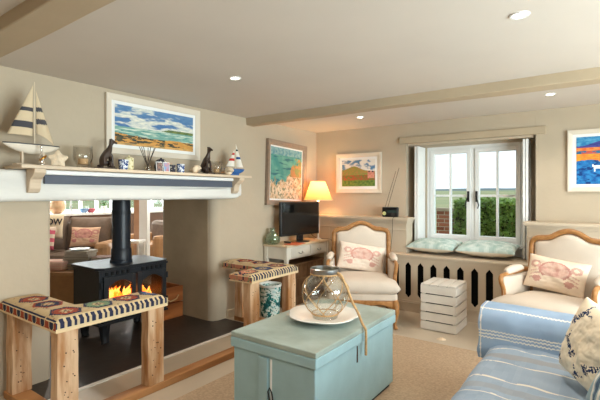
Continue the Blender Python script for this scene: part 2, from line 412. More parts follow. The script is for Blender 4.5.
for y in (1.25, 3.22):
    P = [(-3.25, 1.556), (-3.115, 1.556), (-3.12, 1.53), (-3.15, 1.505), (-3.185, 1.485), (-3.195, 1.46), (-3.2, 1.42), (-3.22, 1.395), (-3.25, 1.39)]
    local(MB().prism(P, 'y', y, y+.075), mp).obj('corbel', SHELFM, mp, bevel=.004)
b = MB()
for (y, z) in ((2.55, 1.415), (3.0, 1.425), (1.7, 1.40)):
    b.lathe([(0, 0), (.007, .0), (.005, .004), (0, .004)], n=8)
b.bm.free()
# ------------------------------------------------------------------ stove
st = thing('wood_stove', 'black cast iron double-door wood burning stove with tall flue', 'stove', (-3.94, 2.37, .004))
sx0, sx1, sy0, sy1 = -.22, .25, -.36, .36   # local: depth X, width Y ; front at +X
b = MB(); t = .02
b.box(sx0, sx0+t, sy0, sy1, .18, .68).box(sx0, sx1, sy0, sy0+t, .18, .68).box(sx0, sx1, sy1-t, sy1, .18, .68).box(sx0, sx1, sy0, sy1, .18, .2)
b.box(sx1-t, sx1, sy0+t, sy1-t, .6, .68).box(sx1-t, sx1, sy0+t, sy0+.05, .2, .6).box(sx1-t, sx1, sy1-.05, sy1-t, .2, .6).box(sx1-t, sx1, sy0+t, sy1-t, .2, .26)
b.box(sx0-.005, sx1+.012, sy0-.012, sy1+.012, .18, .2).box(sx0, sx1+.012, sy0-.01, sy1+.01, .665, .685)
b.obj('body', IRON, st, bevel=.004, weld=False)
b = MB(); P = [(-.26, -.34), (-.22, -.385), (.22, -.385), (.285, -.33), (.285, .33), (.22, .385), (-.22, .385), (-.26, .34)]
b.prism(P, 'z', .685, .708); b.obj('top_plate', IRON, st, bevel=.005)
for i, (y, x) in enumerate(((-.28, .19), (.28, .19), (-.28, -.17), (.28, -.17))):
    b = MB(); b.tube([(x, y, .185), (x, y, .15), (x+.005, y, .08), (x+.012, y, .02), (x+.02, y, 0)], [.058, .052, .042, .034, .038], 8); b.obj('leg', IRON, st, smooth='auto')
for sg in (-1, 1):
    b = MB(); y0, y1 = (sy0+.03, -.008) if sg < 0 else (.008, sy1-.03)
    z0, z1 = .235, .625; iy0, iy1 = y0+.05, y1-.04; iz0, iz1 = .31, .53; X0, X1 = sx1+.002, sx1+.03
    b.box(X0, X1, y0, iy0, z0, z1).box(X0, X1, iy1, y1, z0, z1).box(X0, X1, iy0, iy1, z0, iz0)
    n = 8; P = [(iy0, z1), (iy0, iz1)]+[(iy0+(iy1-iy0)*k/n, iz1+.05*math.sin(PI*k/n)) for k in range(1, n)]+[(iy1, iz1), (iy1, z1)]
    b.prism(P, 'x', X0, X1)
    for k in range(8):
        yy = y0+.045+(y1-y0-.09)*k/7
    d = b.obj('door', IRON, st, bevel=.004, weld=False)
    MB().box(X0+.008, X0+.012, iy0-.002, iy1+.002, iz0, iz1+.05).obj('door_glass', glassmat('stove_glass', '#e8dccc', .05, .25), d)
    if sg < 0: MB().tube([(X1, y1-.02, .42), (X1+.03, y1-.02, .42), (X1+.035, y1-.02, .38), (X1+.03, y1-.02, .34)], .008).obj('handle', STEEL, d, smooth=True)
    for z in (.3, .55): MB().lathe([(.012, -.03), (.012, .03)], sx1+.02, (sy0+.012)*1 if sg < 0 else sy1-.012).xf(Matrix.Translation((0, 0, z))).obj('hinge', IRON, d)
b = MB()
for k in range(12):
    y = -.29+k*.0527
    if k == 5 or k == 6: continue
    MB().box(sx1+.0, sx1+.0135, y-.011, y+.011, .632, .662).obj('vent_slot', mat('vent_black', '#050506', .8), st)
b.bm.free()
b = MB(); fx, fy = .06, -.03
b.lathe([(.105, .705), (.105, .735), (.098, .74), (.094, .84), (.088, .85)], fx, fy).lathe([(.088, .84), (.086, .85), (.086, 1.8), (.0, 1.8)], fx, fy)
b.obj('flue_pipe', mat('black_flue', '#1c222b', .38, var=.06), st, smooth='auto')
b = MB(); b.lathe([(.089, 1.18), (.0895, 1.2), (.089, 1.215)], fx, fy); b.obj('flue_joint', IRON, st)
# logs and flames inside
LOG = mat('charred_log', '#3a241a', .9, var=.4, scale=20, bump=.4)
logs = [((-.05, -.25), (.0, .12)), ((.08, -.2), (.05, .26)), ((-.1, .0), (.12, .28)), ((.02, -.3), (.1, -.05))]
for i, (p, q) in enumerate(logs):
    z = .26 + (.06 if i > 1 else 0)
    o = MB().tube([(p[0]-3.94, p[1]+2.37, z), ((p[0]+q[0])/2-3.94, (p[1]+q[1])/2+2.37, z+.01), (q[0]-3.94, q[1]+2.37, z+.005)], [.035, .04, .034], 9).obj('firewood_log', LOG, smooth='auto')
    tag(o, ['burning log low at the back of the stove', 'burning log low behind the stove doors', 'burning log crossing on top at the right door', 'burning log leaning on top at the left door'][i], 'log', 'logs burning in the stove')
FL = emis('flame', '#ff6a14', 5, '#ffc060')
b = MB()
for k in range(26):
    y = -.29+.6*random.random(); x = -.06+.2*random.random(); h = .06+.13*random.random(); r = .013+.016*random.random()
    p = [(x-3.94, y+2.37, .30)]; rr = [r*.5]
    ph = random.random()*6
    for j in range(1, 7):
        f = j/6; p.append((x-3.94+.015*math.sin(ph+f*5), y+2.37+.025*math.sin(ph*2+f*4), .30+h*f)); rr.append(r*(math.sin(PI*min(1, .25+f*.75))+.03))
    b.tube(p, rr, 7, flat=.6)
tag(b.obj('flames', FL, smooth=True, weld=False), 'orange flames burning behind the stove door glass', 'fire', kind='stuff')
# ------------------------------------------------------------------ log crate
lc = thing('log_crate', 'orange-brown wooden crate with rope handle beside the stove', 'crate', (-4.06, 2.935, .004))
b = MB(); a, c, h = .17, .165, .345
for k in range(2):
    z0 = .0+k*.175; z1 = z0+.165+(.005 if k else 0)
    b.box(a-.018, a, -c, c, z0, z1).box(-a, -a+.018, -c, c, z0, z1).box(-a+.018, a-.018, -c, -c+.018, z0, z1).box(-a+.018, a-.018, c-.018, c, z0, z1)
b.box(-a+.018, a-.018, -c+.018, c-.018, 0, .015)
b.obj('crate_boards', ORANGEW, lc, bevel=.003)
b = MB(); b.tube([(a+.005, -.10, .25), (a+.02, -.08, .225), (a+.025, -.02, .20), (a+.02, .06, .215), (a+.005, .10, .25)], .008).obj('rope_handle', ROPE, lc, smooth=True)
# ------------------------------------------------------------------ club fender with kilim seats
fd = thing('fireside_fender', 'low rustic pine fender round the hearth with two kilim padded corner seats', 'fender', (-2.58, 2.28, 0))
def floc(b): return b.xf(Matrix.Translation((2.58, -2.28, 0)))
def rough_post(x0, x1, y0, y1, z0, z1):
    b = MB(); n = 10
    def fn(u, v):
        k = int(round(u*8)) % 8
        c = [(x0, y0), ((x0+x1)/2, y0), (x1, y0), (x1, (y0+y1)/2), (x1, y1), ((x0+x1)/2, y1), (x0, y1), (x0, (y0+y1)/2)][k]
        z = z0+(z1-z0)*v; q = .004*nz(c[0]*9, c[1]*9, z*6) 
        return (c[0]+q*(1 if c[0] > (x0+x1)/2 else -1), c[1]+.006*nz(c[1]*7, c[0]*9, z*7+4), z)
    V = b.grid(fn, 8, n)
    b.bm.faces.new([V[k][0] for k in range(8)][::-1]); b.bm.faces.new([V[k][-1] for k in range(8)])
    return b
ZT = .052
posts = [(-3.28, -3.17, 1.14, 1.255), (-2.63, -2.545, 1.14, 1.26), (-2.63, -2.545, 1.735, 1.86),
         (-3.28, -3.17, 3.31, 3.43), (-2.63, -2.545, 3.32, 3.44), (-2.63, -2.545, 2.765, 2.885)]
for p in posts:
    po = floc(rough_post(*p, ZT, .592)).obj('post', PINE, fd, bevel=.003)
    b = MB()
    for k in range(14):
        y = p[2]+.02+random.random()*(p[3]-p[2]-.04); z = .12+random.random()*.42; r = .0015+.0025*random.random()
        b.tube([(p[1]+.0005, y, z), (p[1]+.0055, y, z)], r, 6)
    floc(b).obj('nail_holes', DKNOT, po, weld=False)['kind'] = 'stuff'
b = MB()
def railb(x0, x1, y0, y1): return MB().box(x0, x1, y0, y1, 0.0, ZT)
floc(railb(-2.635, -2.54, 1.13, 3.45)).obj('rail', PINEY, fd, bevel=.006)
floc(railb(-3.30, -2.64, 1.13, 1.25)).obj('rail', PINEY, fd, bevel=.006)
floc(railb(-3.30, -2.64, 3.32, 3.44)).obj('rail', PINEY, fd, bevel=.006)
def inL(x, y, R): return any(a <= x <= b_ and c <= y <= d for a, b_, c, d in R)
def hexm(dx, dy, a, b_):
    return max(abs(dx)/a, (abs(dx)/a*.5+abs(dy)/b_))
def kilim(R, name, lx, flip):
    g = .008
    X0 = min(r[0] for r in R); X1 = max(r[1] for r in R); Y0 = min(r[2] for r in R); Y1 = max(r[3] for r in R)
    nx = round((X1-X0)/g); ny = round((Y1-Y0)/g); gx = (X1-X0)/nx; gy = (Y1-Y0)/ny
    def cell(i, j): return 0 <= i < nx and 0 <= j < ny and inL(X0+(i+.5)*gx, Y0+(j+.5)*gy, R)
    z0, zm, zt = .602, .632, .672
    def dist(x, y):
        d = 9
        # distance to the outside of the L
        for k in range(16):
            a = 2*PI*k/16
            for s_ in (.012, .024, .04, .06, .085):
                if s_ < d and not inL(x+s_*math.cos(a), y+s_*math.sin(a), [(r[0]-1e-4, r[1]+1e-4, r[2]-1e-4, r[3]+1e-4) for r in R]): d = s_; break
        return min(d, .085)
    b = MB(); V = {}
    def v(i, j):
        if (i, j) not in V:
            x, y = X0+i*gx, Y0+j*gy; dd = dist(x, y)
            V[i, j] = b.bm.verts.new((x, y, zm+(zt-zm)*(1-(1-dd/.085)**2.6)+.002*nz(x*20, y*20)))
        return V[i, j]
    for i in range(nx):
        for j in range(ny):
            if cell(i, j): b.bm.faces.new((v(i, j), v(i+1, j), v(i+1, j+1), v(i, j+1)))
    bmesh.ops.smooth_vert(b.bm, verts=[w_ for w_ in b.bm.verts if not w_.is_boundary], factor=.5, use_axis_z=True)
    bmesh.ops.smooth_vert(b.bm, verts=[w_ for w_ in b.bm.verts if not w_.is_boundary], factor=.5, use_axis_z=True)
    for q, (zz, ins) in enumerate(((.612, 0), (z0, .0))):
        be = [e for e in b.bm.edges if e.is_boundary]
        r = bmesh.ops.extrude_edge_only(b.bm, edges=be)
        for w_ in [e for e in r['geom'] if isinstance(e, bmesh.types.BMVert)]: w_.co.z = zz
    navy, red, cream, green, salm = '#2c3048', '#9c4630', '#cdb891', '#76906e', '#c48468'
    yc = (Y0+Y1)/2
    def col(p, nrm):
        x, y, z = p
        side = abs(nrm.z) < .75 and z < .652
        jag = .004*((int(x/.012)+int(y/.012)) % 2)
        # distance from front edge (X1) and from the end edge
        if side or z < .634:
            if abs(nrm.x) > abs(nrm.y):
                k = (y/.037) % 1
                if z < .612: return lin('#d8c49c')
                return lin(navy if k < .55 else cream) if z > .61 else lin(cream)
            if nrm.y < 0:
                if flip:
                    t = fb(x*22, z*30, 2); return lin(navy if t > .22 else (salm if t > -.25 else '#7c8a66'))
                k = (x/.112) % 1; r = math.hypot((k-.5)/.38, (z-.604)/.042)
                return lin(red if r < .8 else (cream if r < 1.0 else navy))
            return lin(navy if (x/.05) % 1 < .5 else cream)
        ex = X1-x
        if ex < .035 and x > X1-.2: 
            return lin(navy if ((y/.037) % 1 < .55 and ex < .022) else cream)
        if not flip and X1-.28 < x < X1-.245 and y > Y0+.27: return lin(navy if (y/.037) % 1 < .5 else cream)
        if flip and X1-.28 < x < X1-.25 and y < Y1-.26: return lin(navy if (y/.037) % 1 < .5 else cream)
        # medallions along the front leg
        mx = X1-.14; best = None
        cen = ([(mx, Y0+.12+.2*k, [red, green, red, '#4d5f86'][k]) for k in range(4)] if not flip else [(mx, Y0+.1+.21*k, [salm, '#44506e', '#8f5a4a', '#55604e'][k]) for k in range(4)])
        cen += [(X1-.40-.21*k, (Y0+.13) if not flip else (Y1-.13), [navy, red, '#7f7a70'][k % 3]) for k in range(2)]
        for (cx, cy, cc) in cen:
            h = hexm(x-cx, y-cy, .092, .095)
            if h < 1.0:
                h += .12*(((int(x/.014)+int(y/.014)) % 2))
                if h > .86: return lin(navy) if cc != navy else lin(red)
                if h > .45: return lin(cc)
                if h > .2: return lin(cream) if (int(x/.02)+int(y/.016)) % 2 else lin('#a8875c')
                return lin(navy if cc != navy else salm)
        t = fb(x*14, y*14, 7)
        if fb(x*34, y*34, 3) > .62: return lin(red if t > 0 else navy)
        if fb(x*30, y*30, 13) > .66: return lin('#8a7f5e')
        return mix(cream, '#b99f78', .5+.6*t)
    o = floc(b).obj('seat_pad', WOVEN, fd, smooth='auto', colfn=lambda p, n_: col((p.x-2.58, p.y+2.28, p.z), n_))
    b = MB()
    (ax0, ax1, ay0, ay1), (bx0, bx1, by0, by1) = R
    b.prism([(ax0, ay0), (ax1, ay0), (ax1, by1), (bx0, by1), (bx0, ay1), (ax0, ay1)] if not flip else [(ax0, ay0), (bx0, ay0), (bx0, by0), (bx1, by0), (bx1, by1), (ax0, ay1)], 'z', .588, .6035)
    floc(b).obj('seat_board', mat('raw_pine_board', '#e0c69c', .6, var=.08, scale=20), fd, bevel=.002)
kilim([(-3.345, -2.52, 1.12, 1.385), (-2.80, -2.52, 1.12, 1.875)], 'pad', 0, False)
kilim([(-3.34, -2.52, 3.19, 3.45), (-2.80, -2.52, 2.755, 3.45)], 'pad', 0, True)
# ------------------------------------------------------------------ ceramic bin behind the fender
def leafcol(p, n):
    t = fb(p.x*18, p.y*18, p.z*18); u = abs(math.sin(p.z*70+6*nz(p.x*10, p.y*10, 2)+math.atan2(p.y, p.x)*4))
    if p.z > .335: return lin('#e6e8e2')
    if t > .25: return lin('#1d5a5e')
    if t > .05: return mix('#3f9a98', '#2b7f74', u)
    if t > -.2: return mix('#8fc7c4', '#e4eee8', u)
    return lin('#dfe8e0') if u > .3 else lin('#47806a')
o = MB().lathe([(0, .0), (.10, 0), (.105, .01), (.122, .33), (.128, .335), (.132, .36), (.122, .362), (.115, .34), (.098, .02), (0, .02)], n=56).obj('waste_bin', PAINTED, smooth='auto', colfn=leafcol)
b = MB()
bm = bmesh.new(); bm.from_mesh(o.data); bmesh.ops.subdivide_edges(bm, edges=[e for e in bm.edges if abs(e.verts[0].co.z-e.verts[1].co.z) > .2], cuts=26); 
bm.to_mesh(o.data); bm.free()
at = o.data.color_attributes['col']
for p in o.data.polygons:
    c = leafcol(p.center, p.normal)
    for li in p.loop_indices: at.data[li].color = (*c, 1)
tag(o, 'white bin with turquoise leaf pattern under the desk end, behind the right fender seat', 'bin'); o.location = (-3.1, 3.70, 0)
# ------------------------------------------------------------------ rug
RUG = mat('jute_rug', '#bba286', .95, var=.16, scale=60, bump=.6, bscale=260)
def rugfn():
    m = RUG; N = m.node_tree.nodes; L = m.node_tree.links
    wv = N.new('ShaderNodeTexWave'); wv.inputs['Scale'].default_value = 45; wv.inputs['Distortion'].default_value = 3; wv.inputs['Detail'].default_value = 2; wv.bands_direction = 'Y'
    tc = N.new('ShaderNodeTexCoord'); L.new(tc.outputs['Object'], wv.inputs['Vector'])
    bp = N.new('ShaderNodeBump'); bp.inputs['Strength'].default_value = .4; bp.inputs['Distance'].default_value = .01
    L.new(wv.outputs['Fac'], bp.inputs['Height']); L.new(bp.outputs['Normal'], N['Principled BSDF'].inputs['Normal'])
rugfn()
o = MB().box(-1.55, 1.75, -1.7, 1.7, 0, .012).obj('area_rug', RUG, bevel=.004); o.location = (-.78, 2.18, .0005)
tag(o, 'large sand-coloured woven jute rug under the blue chest and sofa', 'rug')
# ------------------------------------------------------------------ blue chest
ch = thing('blanket_chest', 'worn duck-egg blue wooden chest with wide lid on the rug', 'chest', (-1.52, 2.345, .0125))
x0, x1, y0, y1 = -.300, .292, -.515, .485
b = MB(); b.box(x0, x1, y0, y1, .03, .453)
b.obj('body', DUCK, ch, bevel=.006)
b = MB(); b.box(x0+.02, x1-.02, y0+.02, y1-.02, 0, .03); b.obj('plinth', mat('dark_plinth', '#2c3234', .7), ch)
b = MB(); b.box(x0-.016, x1+.014, y0-.014, y1+.017, .452, .509); b.obj('lid_rim', DUCK, ch, bevel=.006)
b = MB(); b.box(x0-.014, x1+.013, y0-.012, y1+.015, .5095, .542); b.obj('lid', DUCKTOP, ch, bevel=.006)
b = MB(); b.box(-.09, -.025, y0-.014, y0, .03, .44); b.obj('batten', DUCK, ch, bevel=.003)
b = MB(); b.box(-.012, .0, y0-.003, y0, .20, .436); b.obj('groove_strip', WHITE, ch)
b = MB(); b.tube([(-.012, y0-.006, .2), (-.014, y0-.02, .26), (0, y0-.022, .285), (.014, y0-.02, .26), (.012, y0-.006, .2)], .004, 6); b.obj('hasp', IRON, ch, smooth=True)
b = MB(); b.box(x1, x1+.003, -.06, -.048, .34, .44); b.obj('keyhole_slot', DKNOT, ch)
# plate and jar
o = MB()
prof = [(0, .006), (.10, .006), (.105, 0.0), (.12, .0), (.15, .012), (.205, .034), (.21, .036), (.205, .04), (.15, .02), (.11, .014), (0, .012)]
for A in (prof,): o.lathe(A, n=96, lobes=5, amp=.075)
o = o.obj('scalloped_plate', CERAM, smooth=True); o.location = (-1.505, 2.345, .5552); o.scale = (1.07, 1.07, 1.15)
tag(o, 'large white scalloped ceramic plate on the blue chest under the jar', 'plate')
jr = thing('glass_jar', 'round clear glass jar wrapped in rope netting on the white plate', 'jar', (-1.497, 2.35, .571))
R_ = [(.0, .004), (.075, .004), (.082, .0), (.084, .018), (.082, .03), (.105, .05), (.14, .10), (.155, .155), (.148, .205), (.12, .255), (.092, .28), (.088, .30), (.09, .315)]
MB().lathe(R_, n=48).obj('glass_bowl', JARG, jr, smooth=True)
def jr_r(z):
    for (r0, z0), (r1, z1) in zip(R_[2:], R_[3:]):
        if z0 <= z <= z1: return r0+(r1-r0)*(z-z0)/(z1-z0)
    return .09
b = MB(); b.lathe([(.092, .292), (.096, .292), (.099, .30), (.099, .322), (.094, .326), (.09, .322), (.09, .30)], n=40); b.obj('metal_rim', STEEL, jr, smooth='auto')
b = MB()
for k in range(5):
    for sg in (-1, 1):
        pts = []
        for j in range(25):
            f = j/24; z = .03+.26*f; a = 2*PI*k/5+sg*(f*1.45+.05) + (.0 if sg > 0 else .3)
            r = jr_r(z)+.005; pts.append((r*math.cos(a), r*math.sin(a), z))
        b.tube(pts, .0027, 6)
for z in (.028, .288): b.tube([((jr_r(z)+.005)*math.cos(a*PI/16), (jr_r(z)+.005)*math.sin(a*PI/16), z) for a in range(32)], .005, 6, closed=True)
b.obj('rope_net', ROPE, jr, smooth=True, weld=False)
Rv = Vector((.8099, .5866, 0)); Fv = Vector((-.5866, .8099, 0))
b = MB(); P = []
ctrl = [Vector((0, 0, 0))+Rv*.075-Fv*.06+Vector((0, 0, .30)), Rv*.098-Fv*.075+Vector((0, 0, .288)), Rv*.135-Fv*.085+Vector((0, 0, .21)), Rv*.165-Fv*.10+Vector((0, 0, .13)),
        Rv*.20-Fv*.125+Vector((0, 0, .062)), Vector((0, 0, 0)), Vector((.302, -.012, -.02)), Vector((.306, -.013, -.06)), Vector((.305, -.012, -.125)), Vector((.305, -.012, -.18))]
ctrl[5] = Vector((.280, -.01, .008)); 
def catmull(c, n=8):
    out = []
    for i in range(len(c)-1):
        p0, p1, p2, p3 = c[max(0, i-1)], c[i], c[i+1], c[min(len(c)-1, i+2)]
        for j in range(n):
            t = j/n; out.append(.5*((2*p1)+(-p0+p2)*t+(2*p0-5*p1+4*p2-p3)*t*t+(-p0+3*p1-3*p2+p3)*t**3))
    out.append(c[-1]); return out
b.tube(catmull(ctrl), .0085, 8); b.obj('rope_handle', ROPE, jr, smooth=True)
# ------------------------------------------------------------------ slatted crate stool
cr = thing('slatted_stool', 'square white slatted box stool in front of the window seat', 'stool', (-1.360, 4.44, 0))
a, c = .178, .200
for k in range(5):
    z0 = .005+k*.092; z1 = z0+.08
    b = MB(); b.box(-a, a, -c, -c+.016, z0, z1).box(-a, a, c-.016, c, z0, z1).box(-a, -a+.016, -c+.016, c-.016, z0, z1).box(a-.016, a, -c+.016, c-.016, z0, z1)
    b.obj('slat_row', GREYW, cr, bevel=.002)
for k in range(4):
    w_ = 2*a/4; bx('top_slat', GREYW, -a+k*w_+.004, -a+(k+1)*w_-.004, -c, c, .456, .468, cr, .002)
for sx in (-1, 1):
    for sy in (-1, 1): MB().box(sx*(a-.017)-(.02 if sx > 0 else 0), sx*(a-.017)+(0 if sx > 0 else .02), sy*(c-.017)-(.02 if sy > 0 else 0), sy*(c-.017)+(0 if sy > 0 else .02), 0, .455).obj('corner_block', GREYW, cr)
MB().box(-a+.04, a-.04, -c+.04, c-.04, .01, .44).obj('inner_shade_block', mat('stool_shade_dark', '#2b2622', .9), cr)  # dark block painted in for the shade behind the slat gaps
# small cream thing on the floor
b = MB(); b.grid(lambda u, v: ((u-.5)*.09*(1-.3*(2*v-1)**2), (v-.5)*.07*(1-.3*(2*u-1)**2), .003+.016*(1-(2*u-1)**2)*(1-(2*v-1)**2)*(1+.3*math.sin(u*30))), 20, 12)
b.grid(lambda u, v: ((u-.5)*.09*(1-.3*(2*v-1)**2), (v-.5)*.07*(1-.3*(2*u-1)**2), .003), 20, 12)
o = b.obj('seashell', SHELLM, smooth=True); o.location = (-1.26, 4.03, -.001); o.rotation_euler = (0, 0, .5)
tag(o, 'tiny flat golden cream object lying on the floor before the stool', 'ornament')
# ------------------------------------------------------------------ desk, tv, lamp
dk = thing('writing_desk', 'off-white painted desk with a drawer standing against the left wall', 'desk', (-3.222, 4.375, 0))
b = MB(); b.box(-.19, .185, -.445, .495, .745, .77); b.obj('desk_top', DESKT, dk, bevel=.005)
b = MB(); b.box(.15, .165, -.41, .47, .60, .745).box(-.17, -.155, -.41, .47, .60, .745).box(-.155, .15, -.425, -.41, .60, .745).box(-.155, .15, .47, .485, .60, .745)
b.obj('apron', DESKP, dk, bevel=.003)
d = bx('drawer', DESKP, .165, .175, -.34, .02, .62, .73, dk, .004)
MB().tube([(.178, -.20, .675), (.19, -.19, .66), (.193, -.16, .652), (.19, -.13, .66), (.178, -.12, .675)], .005).obj('drawer_pull', STEEL, d, smooth=True)
d = bx('drawer', DESKP, .165, .175, .07, .43, .62, .73, dk, .004)
MB().tube([(.178, .21, .675), (.19, .22, .66), (.193, .25, .652), (.19, .28, .66), (.178, .29, .675)], .005).obj('drawer_pull', STEEL, d, smooth=True)
for (x, y) in ((.15, -.41), (.15, .47), (-.155, -.41), (-.155, .47)):
    b = MB(); s = .022
    b.box(x-s, x+s, y-s, y+s, .58, .745); b.tube([(x, y, .58), (x, y, .3), (x, y, 0)], [.028, .022, .016], 4); b.obj('leg', DESKP, dk, weld=False)
pb = thing('plank_box', 'weathered brown plank box standing in the shade under the desk', 'box', (-3.22, 4.40, 0))
b = MB(); k = -.38
while k < .42:
    b.box(.09, .11, k, k+.085, .0, .5); k += .09
b.box(-.12, .09, -.38, -.36, 0, .5).box(-.12, .09, .41, .43, 0, .5).box(-.14, -.12, -.38, .43, 0, .5)
b.obj('planks', BROWNP, pb, bevel=.002)
b = MB(); b.box(.11, .125, -.38, .43, .05, .1).box(.11, .125, -.38, .43, .28, .33).box(-.13, .125, -.38, .43, .5, .52); b.obj('cross_rail', BROWNP, pb, weld=False)
tv = thing('television', 'flat black television on a low stand on the desk', 'television', (-3.20, 4.43, .7703), rz=0)
tv.rotation_euler = (0, 0, -.13)
b = MB(); b.box(-.03, .008, -.36, .36, .085, .515); b.box(-.06, -.03, -.22, .22, .13, .42); b.obj('case', BLACKP, tv, bevel=.006, weld=False)
MB().box(.008, .0095, -.343, .343, .112, .5).obj('screen', SCREEN, tv)
b = MB(); b.box(-.03, .0, -.05, .05, .01, .10); b.obj('neck', BLACKP, tv, bevel=.004)
b = MB(); b.lathe([(0, 0), (.15, 0), (.15, .006), (.06, .014), (0, .014)], n=32).xf(Matrix.Scale(.62, 4, (1, 0, 0))); b.obj('stand_base', BLACKP, tv, smooth='auto')
b = MB(); b.tube(catmull([Vector((-.05, .15, .2)), Vector((-.05, .3, .05)), Vector((.02, .37, .012)), Vector((.12, .40, .012)), Vector((.215, .36, .012)), Vector((.245, .35, -.03)), Vector((.25, .33, -.13)), Vector((.245, .38, -.2)), Vector((.22, .36, -.5))]), .0035, 6); b.xf(Matrix.Translation(tv.location) @ Matrix.Rotation(-.13, 4, 'Z')).obj('power_cable', BLACKP, smooth=True)
tag(COL.objects['power_cable'], 'thin black cable trailing from the television off the front of the desk', 'cable')
lp = thing('table_lamp', 'lit table lamp with a cream cone shade behind the television', 'lamp', (-3.17, 4.80, .77))
lp.location = (-3.165, 4.79, .7703)
b = MB(); b.lathe([(0, 0), (.05, 0), (.052, .01), (.02, .02), (.012, .04), (.018, .10), (.020, .16), (.016, .26), (.012, .31), (.009, .42), (.009, .5), (0, .5)], n=28); b.obj('lamp_base', CERAM, lp, smooth=True)
m = bpy.data.materials.new('lamp_shade_cloth'); m.use_nodes = True; N = m.node_tree.nodes; L = m.node_tree.links
N.remove(N['Principled BSDF']); df = N.new('ShaderNodeBsdfDiffuse'); tr = N.new('ShaderNodeBsdfTranslucent'); mx = N.new('ShaderNodeMixShader')
nsn = N.new('ShaderNodeTexNoise'); nsn.inputs['Scale'].default_value = 90; rmp = N.new('ShaderNodeValToRGB'); rmp.color_ramp.elements[0].color = (*lin('#e4ab70'), 1); rmp.color_ramp.elements[1].color = (*lin('#ecb880'), 1)
L.new(nsn.outputs['Fac'], rmp.inputs['Fac'])
for q in (df, tr): L.new(rmp.outputs['Color'], q.inputs['Color'])
mx.inputs['Fac'].default_value = .5; L.new(df.outputs[0], mx.inputs[1]); L.new(tr.outputs[0], mx.inputs[2]); L.new(mx.outputs[0], N['Material Output'].inputs['Surface'])
b = MB(); b.lathe([(.195, .535), (.098, .785)], n=40); b.obj('lamp_shade', m, lp, smooth=True)
b = MB(); b.tube([(.195*math.cos(k*PI/12), .195*math.sin(k*PI/12), .535) for k in range(24)], .003, 6, closed=True); b.obj('shade_trim', CREAMW, lp)
b = MB(); b.lathe([(0, .50), (.012, .50), (.016, .53), (.03, .58), (.03, .61), (.015, .64), (0, .645)], n=16); b.obj('bulb', emis('bulb_glow', '#ffd59a', 6), lp, smooth=True)
ld = bpy.data.lights.new('lamp_light', 'POINT'); ld.energy = 9; ld.color = (1, .66, .32); ld.shadow_soft_size = .05; lo = bpy.data.objects.new('lamp_light', ld); COL.objects.link(lo); lo.location = (-3.165, 4.79, .77+.70)
# green glass vase
o = MB().lathe([(0, .004), (.05, .0), (.08, .02), (.088, .06), (.075, .10), (.04, .13), (.028, .15), (.028, .175), (.034, .182), (.03, .18), (.024, .172), (.024, .15), (.036, .128), (.07, .098), (.082, .06), (.074, .024), (0, .012)], n=32).obj('glass_vase', GREENG, smooth=True); o.location = (-3.305, 3.99, .7703); o.scale = (1.08, 1.08, 1.08)
tag(o, 'squat green glass vase on the near corner of the desk', 'vase')
o = bx('magazine', mat('orange_red_paper', '#d06a44', .5, var=.25, scale=16), -.09, .09, -.12, .12, 0, .006, bevel=.001); o.location = (-3.09, 4.16, .7703); o.rotation_euler = (0, 0, .2)
tag(o, 'orange-red magazine lying flat on the desk before the television', 'magazine')
o = bx('remote_control', BLACKP, -.022, .022, -.06, .06, 0, .018, bevel=.005); o.location = (-3.2, 4.15, .777); o.rotation_euler = (0, 0, 1.1)
tag(o, 'small black remote control on the desk beside the green vase', 'remote')
# radio
rd = thing('radio', 'small black radio with a long raised aerial on the panelled ledge', 'radio', (-2.205, 5.0, 1.0962)); rd.rotation_euler = (0, 0, .15)
bx('case', BLACKP, -.1, .1, -.035, .035, 0, .125, rd, .012)
MB().lathe([(0, 0), (.022, 0), (.024, .006), (.015, .01), (0, .01)], n=20).xf(Matrix.Translation((-.068, -.036, .045)) @ Matrix.Rotation(PI/2, 4, 'X')).obj('tuning_dial', mat('pale_green_dial', '#c9cc8a', .4), rd, smooth='auto')
MB().box(-.03, .08, -.037, -.034, .055, .085).obj('display', mat('dim_display', '#33413f', .2), rd)
MB().lathe([(0, 0), (.03, 0), (.03, .003), (0, .003)], n=20).xf(Matrix.Translation((.04, -.0345, .03)) @ Matrix.Rotation(PI/2, 4, 'X') @ Matrix.Scale(.8, 4)).obj('speaker_grille', mat('dark_grille', '#2e2a2a', .5), rd)
MB().tube([(-.085, .03, .09), (.06, .04, .58)], .0030, 6).obj('aerial', BLACKP, rd)
MB().tube([(-.05, .03, .09), (.10, .04, .62)], .0030, 6).obj('aerial', BLACKP, rd)
MB().tube(catmull([Vector((.06, .03, .02)), Vector((.1, .0, .0065)), Vector((.092, -.10, .004)), Vector((.085, -.128, -.03)), Vector((.075, -.105, -.15)), Vector((.05, -.1, -.4)), Vector((.04, -.11, -.6))]), .0025, 6).xf(Matrix.Translation(rd.location)).obj('radio_cable', BLACKP, smooth=True)
tag(COL.objects['radio_cable'], 'thin black cable hanging from the radio over the panelled ledge', 'cable')
